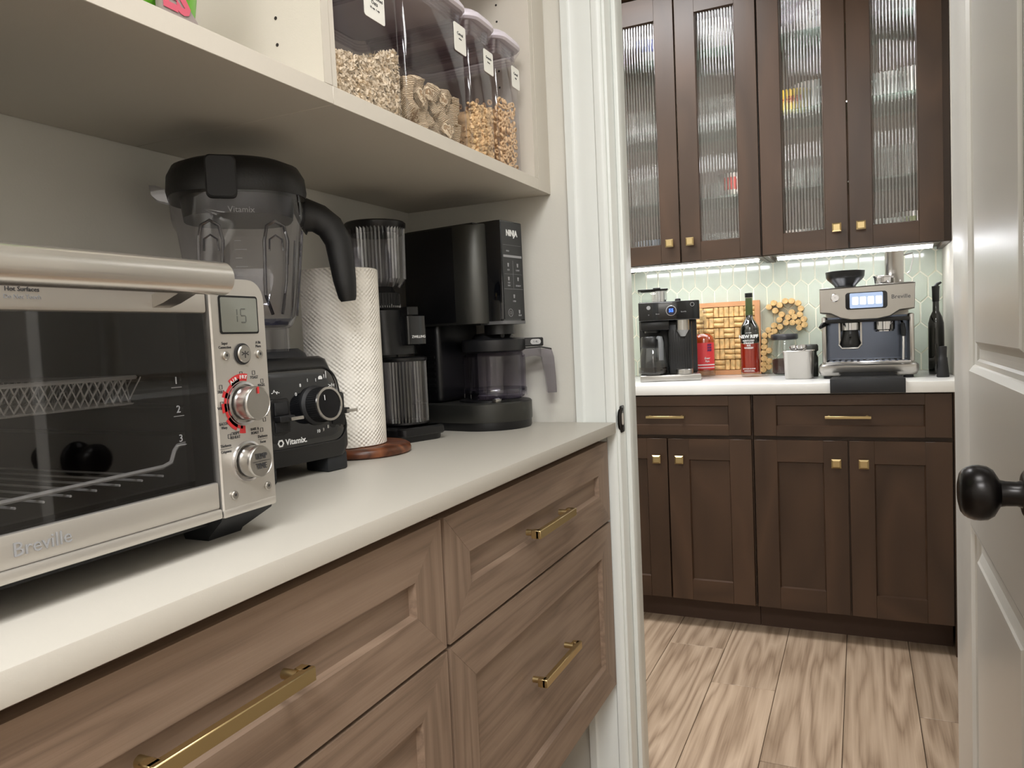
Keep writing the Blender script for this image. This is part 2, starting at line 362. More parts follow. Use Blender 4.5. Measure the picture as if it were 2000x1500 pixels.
m_ = MB(); m_.prism([(WE2 + p[1], 2.53 - p[0]) for p in prof], 'x', -.5996, .29)
struct('trim_6', m_, TRIM)
m_ = MB(); m_.prism([(WE - p[1], 2.53 - p[0]) for p in prof], 'x', -.5996, .318)
struct('trim_7', m_, TRIM)
# strike plate on the left jamb
sp = thing('strike_plate', 'small black metal strike plate set in the white door jamb', 'strike plate', (JL + .0003, 1.672, .916))
m_ = MB(); m_.prism(rrect(-.016, .016, -.031, .031, .006), 'x', 0, .0022, .0006)
m_.prism([(-.016, -.024), (-.016, .024), (-.024, .018), (-.028, .008), (-.028, -.008), (-.024, -.018)], 'x', -.0018, .0022)
m_.build('plate', BRONZE, sp)
MB().prism(rrect(-.007, .007, -.014, .014, .006), 'x', .0022, .0026).build('latch_hole', mat('pale_hole', (196, 190, 182), .6), sp)
for z in (-.022, .022): MB().cyl((.0022, 0, z), .0038, .0006, 'x', 12).build('screw', BLACKM, sp)

# door_1, opened 90 degrees into the pantry: local x from the hinge edge, local -y is the face we see
dr = bpy.data.objects.new('door_1', None); COL.objects.link(dr); dr.location = (.166, 1.69, .008); dr.rotation_euler = (0, 0, -PI / 2); dr['kind'] = 'structure'
DW, DH, DT = .805, 2.425, .035
def ring(m, ra, rb, ya, yb):
    A = [(ra[0], ya, ra[2]), (ra[1], ya, ra[2]), (ra[1], ya, ra[3]), (ra[0], ya, ra[3])]
    B = [(rb[0], yb, rb[2]), (rb[1], yb, rb[2]), (rb[1], yb, rb[3]), (rb[0], yb, rb[3])]
    m.loft([A, B], cap=False)
pan = [(.213, .690, .22, .753), (.213, .690, 1.011, 2.30)]
m_ = MB(); t0 = .0
m_.box(0, .213, 0, DT, 0, DH, bev=.0015); m_.box(.69, DW, 0, DT, 0, DH, bev=.0015)
for a, b in ((0, .22), (.753, 1.011), (2.30, DH)): m_.box(.213, .69, 0.0002, DT - .0002, a, b)
m_.build('stile_and_rail_frame', DOORP, dr)
for p in pan:
    m = MB(); seq = [(0, 0), (.003, .0), (.012, .005), (.014, .0075), (.020, .010), (.0235, .013), (.027, .0135), (.033, .0135), (.040, .012), (.050, .006), (.053, .0035), (.056, .0032)]
    for (i0, d0), (i1, d1) in zip(seq, seq[1:]):
        for sgn in (0, 1):
            f = lambda d: d if sgn == 0 else DT - d
            ring(m, (p[0] + i0, p[1] - i0, p[2] + i0, p[3] - i0), (p[0] + i1, p[1] - i1, p[2] + i1, p[3] - i1), f(d0), f(d1))
    i1 = .056; m.box(p[0] + i1 - .0002, p[1] - i1 + .0002, .0032, DT - .0032, p[2] + i1 - .0002, p[3] - i1 + .0002)
    m.build('raised_panel', DOORP, dr)
kn = MB(); kc = (1.69 - .938, 0, .914)
kn.lathe([(.0001, -.0725), (.012, -.072), (.021, -.070), (.0255, -.0665), (.0262, -.065), (.0275, -.0635), (.0295, -.058), (.030, -.052), (.029, -.045), (.025, -.039), (.018, -.035), (.0145, -.033), (.0135, -.028), (.013, -.018), (.0145, -.0135), (.022, -.0125), (.0245, -.011), (.026, -.0095), (.030, -.008), (.0325, -.005), (.0335, 0)], kc, 48, 'y')
kb = MB(); kb.lathe([(.0335, DT), (.0325, DT + .005), (.0245, DT + .011), (.013, DT + .02), (.014, DT + .033), (.029, DT + .045), (.030, DT + .055), (.021, DT + .07), (.0001, DT + .0725)], kc, 32, 'y')
kn.build('knob', BRONZE, dr, label='round black door knob on its rose'); kb.build('knob', BRONZE, dr, label='round black door knob on its rose')

# ------------------------------------------------------------ kitchen back wall tiles
tw, ts, trs = .055, .0763, .024
hexp = lambda w, s, r: [(0, -s / 2 - r), (w / 2, -s / 2), (w / 2, s / 2), (0, s / 2 + r), (-w / 2, s / 2), (-w / 2, -s / 2)]
def clip(poly, ax, v, keep_lt):
    out = []
    for a, b in zip(poly, poly[1:] + poly[:1]):
        ia, ib = (a[ax] <= v) == keep_lt, (b[ax] <= v) == keep_lt
        if ia: out.append(a)
        if ia != ib:
            t = (v - a[ax]) / (b[ax] - a[ax]); out.append((a[0] + (b[0] - a[0]) * t, a[1] + (b[1] - a[1]) * t))
    return out
full = None
for r in range(-1, 5):
    zc = 1.2427 + .1003 * (1 - r) + .0
    off = 0 if r % 2 else tw / 2
    xc = .2475 + off + tw / 2
    # rows: vertical joints of the row centred at 1.2427 stand at x = .2475
    while xc > -1.05:
        P = [(xc + a, zc + b) for a, b in hexp(tw - .006, ts - .003, trs - .0015)]
        Q = P
        for ax, v, lt in ((0, XR - .001, True), (1, 1.398, True), (1, .916, False)): Q = clip(Q, ax, v, lt) if len(Q) > 2 else Q
        if len(Q) > 2:
            if Q == P:
                if full is None:
                    full = MB().prism([(p[0] - xc, p[1] - zc) for p in P], 'y', YB, YB - .0035, .0012).build('tile', TILE, wf, loc=(xc, 0, zc))
                else:
                    o = full.copy(); COL.objects.link(o); o.location = (xc, 0, zc)
            else:
                try: MB().prism(Q, 'y', YB, YB - .0035).build('tile', TILE, wf)
                except Exception: pass
        xc -= tw

# ------------------------------------------------------------ cabinet fronts
def shaker(name, W, H, parent, loc, rz, mx, mz, fw=.075, th=.02, rec=.009, miter=False, glass=False, fwb=None, fwt=None, label=None):
    """front in local x,z with its face at y=0; returns the frame object (parent of panel, knob, handle)"""
    fb, ft = fwb or fw, fwt or fw
    m = MB(); b = .0035
    if miter:
        m.mi = 0
        m.prism([(0, 0), (W, 0), (W - fw, fb), (fw, fb)], 'y', 0, th); m.prism([(0, H), (W, H), (W - fw, H - ft), (fw, H - ft)], 'y', 0, th)
        m.mi = 1
        g = .0003
        m.prism([(0, g), (fw - g, fb), (fw - g, H - ft), (0, H - g)], 'y', 0.0001, th); m.prism([(W, g), (W - fw + g, fb), (W - fw + g, H - ft), (W, H - g)], 'y', 0.0001, th)
    else:
        m.mi = 1; m.box(0, fw, 0, th, 0, H, bev=.0012, seg=1); m.box(W - fw, W, 0, th, 0, H, bev=.0012, seg=1)
        m.mi = 0; m.box(fw, W - fw, .0001, th, 0, fb); m.box(fw, W - fw, .0001, th, H - ft, H)
    # sloped inner bead
    m.mi = 0
    ring(m, (fw, W - fw, fb, H - ft), (fw + b, W - fw - b, fb + b, H - ft - b), 0.0, rec)
    o = m.build(name, [mx, mz], parent, loc, (0, 0, rz), label=label)
    if not glass:
        p = MB(); p.box(fw - .004, W - fw + .004, rec, th - .003, fb - .004, H - ft + .004); p.build('center_panel', mx if W > H * 1.0 else mz, o)
    return o
def pull(parent, xc, zc, L, m=BRASS, horiz=True, w=.011, out=.031, y0=0.0):
    """flat bar pull with a foot at each end"""
    k = MB(); k.box(xc - L / 2, xc + L / 2, y0 - out, y0 - out + .0095, zc - w / 2, zc + w / 2, bev=.001, seg=1)
    for s in (-1, 1):
        k.box(xc + s * (L / 2 - .006) - .006, xc + s * (L / 2 - .006) + .006, y0 - out + .004, y0 - out + .018, zc - w / 2, zc + w / 2, bev=.001, seg=1)
        k.cyl((xc + s * (L / 2 - .012), y0 - .018, zc), .0055, .018, 'y', 16)
    return k.build('handle', m, parent, label='brushed brass bar pull')
def cknob(parent, x, z):
    k = MB(); k.cyl((x, -.014, z), .006, .014, 'y', 12)
    k.loft([[(x + a * q, y, z + b * q) for a, b in ((-1, -1), (1, -1), (1, 1), (-1, 1))] for y, q in ((-.014, .0145), (-.019, .0155), (-.023, .0155), (-.028, .0105))])
    return k.build('knob', BRASS, parent, label='square brass knob')

# pantry drawer units, wall hung
for (ya, yb, lab) in ((.885, 1.632, 'grey oak two-drawer wall-hung base unit beside the door casing'), (.085, .880, 'grey oak two-drawer wall-hung base unit under the toaster oven')):
    t = thing('drawer_cabinet', lab, 'drawer unit', (0, 0, 0))
    bx(WX + .002, -.546, ya + .001, yb - .001, .305, .885).build('body', OAKH, t)
    for z0, z1 in ((.690, .869), (.303, .684)):
        W = yb - ya - .004
        d = shaker('drawer', W, z1 - z0, t, (-.525, ya + .002, z0), PI / 2, OAKX, OAKZ, fw=.070, th=.02, rec=.010, miter=True, fwb=.066, fwt=.066)
        pull(d, W / 2 - (.018 if yb > 1 else .004), (z1 - z0) / 2 - (.001 if z0 > .6 else -.026) + (0 if yb > 1 else .011), .178 if yb > 1 else .19, w=.0145)
bx(WX + .002, -.546, 1.632, WE - .001, .305, .885).build('filler_panel', LAM, None, label='narrow off-white filler strip between drawer unit and door wall', category='filler strip')
bx(WX + .002, -.5055, .03, WE - .0175, .887, .912, bev=.0008).build('countertop', LAM, None, label='off-white laminate countertop under the toaster oven and blender', category='countertop')

# shelf units above
SZ0, SZ1, SX = 1.442, 1.467, -.647
def shelf_unit(ya, yb, label, pl, pr, ztop=2.3):
    t = thing('shelf_unit', label, 'shelf unit')
    bx(WX + .002, SX, ya, yb, SZ0, SZ1, bev=.0006, seg=1).build('bottom_panel', SHELF, t)
    for a, pw in ((ya, pl), (yb - pr, pr)):
        bx(WX + .008, SX, a, a + pw, SZ1, ztop, bev=.0006, seg=1).build('side_panel', SHELF, t)
    bx(WX + .002, WX + .008, ya, yb, SZ1, ztop).build('back_panel', SHELF, t)
    bx(WX + .008, SX - .004, ya + pl, yb - pr, 1.93, 1.949).build('shelf', SHELF, t)
    h = MB()
    for yy, s in ((ya + pl, 1), (yb - pr, -1)):
        for xx in (-.7235, -.965):
            for kz in range(12):
                z = 1.531 + .036 * kz; y0, y1 = (yy - .002, yy + .0004) if s > 0 else (yy - .0004, yy + .002)
                h.cyl((xx, y0, z), .0025, .0024, 'y', 10)
    h.build('pin_hole', DARKH, t, kind='stuff')
    return t
shelf_unit(-.05, .8575, 'off-white open shelf unit holding the green snack bag', .019, .017)
shelf_unit(.858, 1.585, 'off-white open shelf unit holding the four clear food containers', .0105, .019)
bx(WX + .002, SX + .0005, 1.5855, WE - .001, SZ0, 2.3, bev=.0006, seg=1).build('filler_panel', SHELF, None, label='off-white vertical filler strip right of the upper shelf unit', category='filler strip')

# kitchen base cabinets
def base_cab(xa, xb, lab):
    t = thing('base_cabinet', lab, 'base cabinet')
    bx(xa - .004, xb + .004, 2.804, YB - .002, .10, .876).build('body', MAPLE, t)
    bx(xa - .004, xb + .004, 2.879, 2.895, 0, .10).build('toe_kick', KICK, t)
    W = xb - xa
    d = shaker('drawer', W, .145, t, (xa, 2.784, .727), 0, MAPLEX, MAPLE, fw=.077, fwb=.036, fwt=.036)
    pull(d, W / 2, .069, .143, w=.009, out=.03)
    for i in (0, 1):
        w_ = W / 2 - .0025; o = shaker('door', w_, .608, t, (xa + i * (W - w_), 2.784, .105), 0, MAPLEX, MAPLE, fw=.077)
        cknob(o, (w_ - .036) if i == 0 else .036 + .008, .532)
    return t
base_cab(-.349, .266, 'brown shaker base cabinet under the espresso machine')
base_cab(-.965, -.359, 'brown shaker base cabinet under the black coffee maker')
base_cab(-1.58, -.975, 'brown shaker base cabinet farthest left, behind the door casing')
bx(.2705, XR - .001, 2.79, 2.81, 0.0, .876).build('filler_panel', MAPLE, None, label='narrow brown filler strip at right end of the base cabinets', category='filler strip')
bx(-1.60, XR - .001, 2.772, YB - .001, .8765, .914, bev=.003).build('quartz_countertop', QUARTZ, None, label='white quartz countertop on the brown base cabinets', category='countertop')

# kitchen upper cabinets with reeded glass doors
def reeded(W, H, parent, loc):
    m = MB(); pitch = .0105; n = int(W / pitch); pitch = W / n; fr = []
    for i in range(n):
        for k in range(6): a = k / 6; fr.append((i * pitch + a * pitch, -.0015 - .0028 * math.sin(PI * a)))
    fr.append((W, -.0015)); poly = fr + [(W, .002), (0, .002)]
    m.loft([[(p[0], p[1], 0) for p in poly], [(p[0], p[1], H) for p in poly]])
    return m.build('reeded_glass_pane', REED, parent, loc)
SHZ = (1.640, 1.932, 2.216)
def upper_cab(xa, xb, lab, xr=None):
    t = thing('upper_cabinet', lab, 'upper cabinet'); zt = 2.45; yf = 3.07
    b = MB(); 
    b.box(xa, xa + .018, yf, YB - .008, 1.385, zt); b.box((xr or xb) - .018, xr or xb, yf, YB - .008, 1.385, zt)
    b.box(xa + .018, (xr or xb) - .018, yf + .0, YB - .008, 1.397, 1.412); b.box(xa + .018, (xr or xb) - .018, yf, YB - .008, zt - .018, zt)
    b.box(xa + .018, (xr or xb) - .018, YB - .02, YB - .008, 1.412, zt - .018)
    b.box(xa + .018, xa + .03, yf, yf + .019, 1.412, zt - .018); b.box((xr or xb) - .03 - (0 if not xr else .02), (xr or xb) - .018, yf, yf + .019, 1.412, zt - .018)
    b.box(xa + .018, (xr or xb) - .018, yf, yf + .019, 1.3855, 1.397)
    b.build('body', MAPLE, t)
    for z in SHZ: bx(xa + .019, (xr or xb) - .019, 3.10, YB - .022, z - .008, z, bev=.001, seg=1).build('glass_shelf', T_SHELF, t)
    for xx in (xa + .032, (xr or xb) - .044):
        bx(xx, xx + .008, yf + .020, yf + .026, 1.44, zt - .03).build('light_strip', LEDIN, t, label='vertical white light strip inside cabinet')
    W = xb - xa - .004
    for i in (0, 1):
        w_ = W / 2 - .0025
        o = shaker('door', w_, 1.055, t, (xa + .002 + i * (W - w_), 3.05, 1.388), 0, MAPLEX, MAPLE, fw=.077, fwb=.074, fwt=.095, glass=True)
        reeded(w_ - .148, 1.055 - .163, o, (.074, .0145, .071))
        cknob(o, (w_ - .038) if i == 0 else .038, .077)
    return t
upper_cab(-.335, .276, 'brown upper cabinet with reeded glass doors above the espresso machine', .2965)
upper_cab(-.952, -.337, 'brown upper cabinet with reeded glass doors above the black coffee maker')
upper_cab(-1.57, -.954, 'brown upper cabinet farthest left behind the door casing')
struct('trim_8', MB().box(-1.6, XR - .001, 3.04, YB, 2.452, 2.7, bev=.002), MAPLEX)
def led(xa, xb, yc, lab):
    t = thing('light_bar', lab, 'light bar')
    bx(xa, xb, yc - .03, yc + .03, 1.388, 1.3965, bev=.001, seg=1).build('housing', LEDW, t)
    m = MB(); m.loft([[(x_, yc + .027 * math.cos(a), 1.388 - .012 * math.sin(a)) for a in [PI * q / 8 for q in range(9)]] for x_ in (xa + .004, xb - .004)]); m.build('diffuser', LEDM, t)
led(-.295, .252, 3.200, 'bright LED bar under the upper cabinet above the espresso machine')
led(-.930, -.362, 3.200, 'bright LED bar under the upper cabinet above the coffee maker')
# ============================================================ pantry objects
CT = .912
# ------------------------------------------------------------ toaster oven (faces +X; local x along world +Y, local -y out of the front)
OY0, OY1, OX = .09, .634, -.605
ov = thing('toaster_oven', 'brushed steel toaster oven with digital panel at the left end of the countertop', 'toaster oven', (OX, (OY0 + OY1) / 2, CT), PI / 2)
HW = (OY1 - OY0) / 2; PW = .0755   # half width, panel width
def oy(Y): return Y - (OY0 + OY1) / 2
def oz(Z): return Z - CT
m = MB()   # outer shell: open cavity box
D = .40; zb, zt = .030, .276
m.box(-HW + .002, -HW + .012, .004, D, zb, zt, bev=.002); m.box(HW - PW, HW - .002, .004, D, zb, zt, bev=.002)
m.box(-HW + .012, HW - PW, .004, D, zt - .012, zt); m.box(-HW + .012, HW - PW, .004, D, zb, zb + .02); m.box(-HW + .012, HW - PW, D - .01, D, zb + .02, zt - .012)
m.build('body', STEEL, ov)
m = MB()
x0, x1 = -HW + .013, HW - PW - .001; z0, z1 = .052, .262
m.box(x0, x0 + .002, .012, D - .012, z0, z1); m.box(x1 - .002, x1, .012, D - .012, z0, z1); m.box(x0, x1, D - .014, D - .012, z0, z1); m.box(x0, x1, .012, D - .012, z0 - .001, z0 + .001); m.box(x0, x1, .012, D - .012, z1 - .001, z1 + .001)
m.build('cavity_liner', CAVITY, ov)
# door: lower steel band, upper steel band, side edges, glass
xl, xr_ = -HW, HW - PW - .002
dm = MB(); dm.box(xl, xr_, -.016, .003, oz(1.150), oz(1.196), bev=.003); dm.box(xl, xr_, -.016, .003, oz(.953), oz(.980), bev=.002)
dm.box(xl, xr_, -.019, .003, oz(.943), oz(.953), bev=.002)
od = dm.build('door', STEELP, ov)
bx(xl + .002, xr_ - .0005, -.0125, -.0105, oz(.980), oz(1.150)).build('door_glass', T_OVEN, od)
m = MB(); m.box(xr_ - .024, xr_ - .0008, -.0105, -.001, oz(.978), oz(1.152)); m.box(xl, xl + .02, -.0105, -.001, oz(.978), oz(1.152)); m.box(xl + .02, xr_ - .024, -.0105, -.001, oz(.978), oz(.986)); m.box(xr_ - .004, xr_ + .0015, -.006, .003, oz(.943), oz(1.178))
m.build('black_door_border', BLACK, od)
m = MB(); xh = oy(.548)
m.cyl((-HW + .03, -.050, oz(1.181)), .0158, xh - (-HW + .03), 'x', 32, bev=.002)
m.build('handle', HSTEEL, od, label='round brushed steel door handle')
m = MB()
for xx in (xh - .045, -HW + .07):
    m = MB(); m.loft([[(xx + a, yy, oz(zz) + b) for a, b in ((-.010, -.006), (.010, -.006), (.010, .006), (-.010, .006))] for yy, zz in ((-.052, 1.172), (-.030, 1.164), (-.014, 1.160))])
    m.build('handle_bracket', STEEL, od)
# control panel: tall plate with rounded top right corner
xp0, xp1 = HW - PW, HW; pz0, pz1 = oz(.943), oz(1.186)
poly = [(xp0, pz0), (xp1, pz0)] + [(xp1 - .022 + .022 * math.cos(a), pz1 - .022 + .022 * math.sin(a)) for a in [PI / 2 * q / 7 for q in range(8)]] + [(xp0, pz1)]
pn = MB(); pn.prism(poly, 'y', -.018, .0035, .0015); pn.box(xp0, xp1, -.0185, .002, pz0 - .001, pz0 + .0085, bev=.002)
pn = pn.build('control_panel', STEELP, ov)
m = MB(); m.prism(rrect(oy(.5695) , oy(.6235), oz(1.129), oz(1.1685), .003), 'y', -.0187, -.017); m.build('display_bezel', BLACK, pn)
m = MB(); m.prism(rrect(oy(.5715), oy(.6215), oz(1.131), oz(1.1665), .002), 'y', -.0192, -.018); m.build('display', LCD, pn)
m = MB()   # seven segment 15
def seg7(m, d, x, z, h, yy, t=.0011):
    wdt = h * .5; S = {'a': (0, h / 2, 1), 'b': (wdt / 2, h / 4, 0), 'c': (wdt / 2, -h / 4, 0), 'd': (0, -h / 2, 1), 'e': (-wdt / 2, -h / 4, 0), 'f': (-wdt / 2, h / 4, 0), 'g': (0, 0, 1)}
    for k in {'1': 'bc', '5': 'afgcd', '4': 'fgbc', '3': 'abgcd'}[d]:
        a, b, hz = S[k]; L_ = (wdt if hz else h / 2) * .42
        if hz: m.box(x + a - L_, x + a + L_, yy, yy + .0003, z + b - t / 2, z + b + t / 2)
        else: m.box(x + a - t / 2, x + a + t / 2, yy, yy + .0003, z + b - L_, z + b + L_)
seg7(m, '1', oy(.5895), oz(1.148), .014, -.0195); seg7(m, '5', oy(.6015), oz(1.148), .014, -.0195)
m.build('display_digits', LCDK, pn)
def dial(Y, Z, r, d, name, lab, face):
    m = MB(); c = (oy(Y), 0, oz(Z))
    m.lathe([(r * 1.28, -.0175), (r * 1.26, -.0205), (r * 1.12, -.021), (r * 1.08, -.0185)], c, 40, 'y', cap=False)
    m.build('dial_ring', CHROME, pn)
    m = MB(); m.lathe([(r, -.018), (r, -.019 - d * .55), (r * 1.0, -.0185 - d * .75), (r * 1.0, -.018 - d + .0015), (r * .94, -.018 - d), (r * .92, -.018 - d), (r * .90, -.018 - d + .0006), (.0001, -.018 - d + .0006)], c, 48, 'y')
    o = m.build(name, STEEL, pn, label=lab); return o
d1 = dial(.595, 1.0565, .0178, .021, 'dial', 'upper selector dial with red pointer', 0)
m = MB(); m.box(oy(.595) - .0012, oy(.595) + .0012, -.0395, -.0388, oz(1.0665), oz(1.0735)); m.build('pointer', REDINK, d1)
d2 = dial(.5955, .9955, .0168, .019, 'dial', 'lower temperature and time dial', 0)
m = MB(); letter(m, 'TEMP', .0085, oy(.5955), -.0372, oz(1.0008), sx=.8); letter(m, 'TIME', .0085, oy(.5955), -.0372, oz(.9905), sx=.8); m.box(oy(.5955) - .012, oy(.5955) + .012, -.0375, -.0372, oz(.9955), oz(.9959)); m.build('lettering', INK, d2)
m = MB(); m.lathe([(.0112, -.0178), (.0112, -.0195), (.0095, -.0196)], (oy(.5975), 0, oz(1.108)), 32, 'y', cap=False); m.build('button_ring', INK, pn)
m = MB(); m.cyl((oy(.5975), -.0225, oz(1.108)), .0092, .005, 'y', 32, bev=.001); b_ = m.build('start_button', STEEL, pn)
m = MB(); letter(m, '>|<', .008, oy(.5975), -.0227, oz(1.108), sx=.9); m.build('button_symbol', INK, b_)
for Y, Z in ((.5745, 1.107), (.6215, 1.107), (.5735, .9635), (.6215, .9640)):
    m = MB(); m.cyl((oy(Y), -.0205, oz(Z)), .0046, .003, 'y', 20, bev=.0008); b_ = m.build('small_button', STEEL, pn)
    m = MB(); letter(m, '*', .007, oy(Y), -.0207, oz(Z) - .001); m.build('button_symbol', INK, b_)
m = MB()
for s_, Y, Z, sz in (('Super', .5745, 1.1195, .0042), ('Convection', .5745, 1.1155, .0042), ('A Bit', .6215, 1.1195, .0042), ('More', .6215, 1.1155, .0042), ('TOAST', .6125, 1.0825, .0044), ('BAGEL', .6225, 1.0735, .0042),
                    ('FRIES', .5655, 1.0705, .0044), ('WINGS', .5655, 1.054, .0044), ('BACON', .5665, 1.038, .0044), ('Warp', .5665, 1.034, .004), ('CRISPY', .5805, 1.0265, .0044), ('REHEAT', .5805, 1.0225, .0044), ('BAKE &', .6085, 1.0275, .0042), ('ROAST', .6085, 1.0235, .0042),
                    ('BROIL', .6245, 1.041, .004), ('Darkness', .6195, 1.0185, .0044), ('Focus', .6195, 1.0125, .0042), ('Thickness', .567, 1.0155, .0042), ('Crispness', .567, 1.0095, .0042)):
    letter(m, s_, sz, oy(Y) , -.0181, oz(Z), sx=.85)
m.box(oy(.567) - .008, oy(.567) + .008, -.0184, -.018, oz(1.0125), oz(1.0128)); m.box(oy(.6195) - .007, oy(.6195) + .007, -.0184, -.018, oz(1.0155), oz(1.0158))
for Y, Z in ((.5655, 1.0755), (.5655, 1.0585), (.612, 1.0875), (.594, 1.0875), (.6235, 1.078), (.6235, 1.036), (.6185, 1.0255), (.5725, 1.0245)):
    for q in (-1, 1): m.box(oy(Y) + q * .0018 - .0002, oy(Y) + q * .0018 + .0002, -.0184, -.018, oz(Z) - .002, oz(Z) + .002); m.box(oy(Y) - .0018, oy(Y) + .0018, -.0184, -.018, oz(Z) + q * .002 - .0002, oz(Z) + q * .002 + .0002)
m.build('lettering', INK, pn)
m = MB(); cX, cZ = oy(.595), oz(1.0565)
def arc(r0, r1, a0, a1, y, n=14):
    return [(cX + r1 * math.cos(a0 + (a1 - a0) * i / n), cZ + r1 * math.sin(a0 + (a1 - a0) * i / n)) for i in range(n + 1)] + [(cX + r0 * math.cos(a1 + (a0 - a1) * i / n), cZ + r0 * math.sin(a1 + (a0 - a1) * i / n)) for i in range(n + 1)]
m.loft([[(p[0], y, p[1]) for p in arc(.0235, .0268, math.radians(100), math.radians(262), 0)] for y in (-.0182, -.0185)], cap=True)
for a0, a1, r1 in ((76, 128, .0312), (150, 163, .030), (176, 195, .030), (212, 245, .0300), (255, 270, .0315)):
    m.loft([[(p[0], y, p[1]) for p in arc(.0235, r1, math.radians(a0), math.radians(a1), 0, 8)] for y in (-.0182, -.0185)], cap=True)
m.build('red_band', REDINK, pn)
m = MB()
for i, ch in enumerate('AIR FRY'):
    a = math.radians(124 - 7.2 * i); r_ = .0275
    m.mesh(textmesh(ch, .0052, .0001), Matrix.Translation((cX + r_ * math.cos(a), -.0187, cZ + r_ * math.sin(a))) @ Matrix.Rotation(PI / 2 - a, 4, 'Y') @ Matrix.Rotation(PI / 2, 4, 'X')) if ch != ' ' else None
m.build('lettering', WHITE, pn)
m = MB()
for s_, Y, Z in (('1', .516, 1.0855), ('2', .5165, 1.058), ('3', .517, 1.030)):
    letter(m, s_, .010, oy(Y), -.0128, oz(Z)); m.box(oy(Y) - .006, oy(Y) + .006, -.0131, -.0127, oz(Z) - .0065, oz(Z) - .0060)
m.build('lettering', GREYP, od)
m = MB(); letter(m, 'Hot Surfaces', .0052, oy(.375), -.0162, oz(1.1665)); m.build('lettering', INK, od)
m = MB(); letter(m, 'Do Not Touch', .0048, oy(.375), -.0162, oz(1.1605)); letter(m, 'Breville', .016, oy(.375), -.0165, oz(.9665)); m.build('lettering', GREYP, od)
m = MB(); m.prism([(oy(.352) - .005, oz(1.1545)), (oy(.352) + .005, oz(1.1545)), (oy(.352), oz(1.1635))], 'y', -.0164, -.016); m.build('warning_triangle', INK, od)
# feet and dark base
m = MB(); m.box(-HW + .01, HW - .004, .012, D - .01, .020, .034); m.build('base_tray', BLACKM, ov)
for sx in (-1, 1):
    for yy in (0, 1):
        y0 = -.012 if yy == 0 else D - .07; xx = HW - .036 if sx > 0 else -HW + .036
        m = MB(); m.loft([[(xx + a * hx, y0 + b, z) for a, b in ((-1, dy0), (1, dy0), (1, .07), (-1, .07))] for z, hx, dy0 in ((.031, .036, .0), (.026, .036, .002), (.004, .024, .034), (0, .023, .036))])
        m.build('foot', RUBBER, ov)
# side vent slots
m = MB()
for k in range(9): m.box(HW - .0022, HW - .0012, .12 + k * .02, .13 + k * .02, .19, .24)
m.build('vent_slot', INK, ov, kind='stuff')
# basket and rack inside
m = MB(); bx0, bx1 = oy(.12), oy(.528); yb0, yb1 = .050, .33; zt_, zbm = oz(1.090), oz(1.064)
def rloop(x0, x1, y0, y1, z, r=.012): return [(p[0], p[1], z) for p in rrect(x0, x1, y0, y1, r, 3)]
m.tube(rloop(bx0, bx1, yb0, yb1, zt_), .0022, 6, closed=True); m.tube(rloop(bx0 + .006, bx1 - .006, yb0 + .004, yb1 - .004, zbm), .0012, 5, closed=True)
n = 46
for i in range(n):
    for s_ in (-1, 1):
        a = bx0 + .004 + (bx1 - bx0 - .012) * i / n; b = a + s_ * .014
        if bx0 + .004 < b < bx1 - .004: m.tube([(a, yb0, zt_), (b, yb0 + .004, zbm)], .0008, 4)
for i in range(24):
    for s_ in (-1, 1):
        a = yb0 + (yb1 - yb0) * i / 24; b = a + s_ * .014
        if yb0 < b < yb1: m.tube([(bx1, a, zt_), (bx1 - .006, b, zbm)], .0008, 4)
for i in range(1, 60):
    for s_ in (-1, 1):
        xa_ = bx0 - .1 + (bx1 - bx0 + .2) * i / 60; xb_ = xa_ + s_ * .28
        t0 = 0; pa, pb = Vector((xa_, yb0, zbm)), Vector((xb_, yb1, zbm))
        def cx_(p, q, X): t = (X - p.x) / (q.x - p.x); return p.lerp(q, t)
        lo, hi = bx0 + .006, bx1 - .006
        if max(pa.x, pb.x) < lo or min(pa.x, pb.x) > hi: continue
        if pa.x < lo: pa = cx_(pa, pb, lo)
        if pa.x > hi: pa = cx_(pa, pb, hi)
        if pb.x < lo: pb = cx_(pb, pa, lo)
        if pb.x > hi: pb = cx_(pb, pa, hi)
        m.tube([pa, pb], .0007, 4)
m.build('mesh_basket', WIRE, ov, label='pale wire mesh air fry basket')
m = MB(); zr = oz(1.0)
m.tube([(oy(.12), .012, zr - .004), (oy(.515), .012, zr + .002), (oy(.525), .012, zr + .005), (oy(.530), .012, zr + .016), (oy(.534), .012, zr + .020), (oy(.544), .012, zr + .021)], .0022, 8)
for k in range(17): m.tube([(oy(.135) + k * .0235, .008, zr - .006), (oy(.135) + k * .0235, .35, zr - .006)], .0012, 5)
m.tube([(oy(.12), .35, zr - .004), (oy(.53), .35, zr - .004)], .002, 6)
m.build('wire_rack', WIRE, ov, label='pale wire rack with hooked end')
m = MB(); m.box(oy(.12), oy(.55), .02, .37, oz(.966), oz(.968)); m.tube([(oy(.12), .02, oz(.972)), (oy(.545), .02, oz(.972))], .003, 6); m.build('crumb_tray', CAVITY, ov)
m = MB()
for z in (1.0835, 1.056, 1.028): m.box(oy(.552), oy(.5565), .02, .36, oz(z), oz(z) + .0035); m.box(oy(.106), oy(.1105), .02, .36, oz(z), oz(z) + .0035); m.box(oy(.12), oy(.55), D - .018, D - .0145, oz(z), oz(z) + .003)
m.build('shelf_rail', STEEL, ov, kind='stuff')

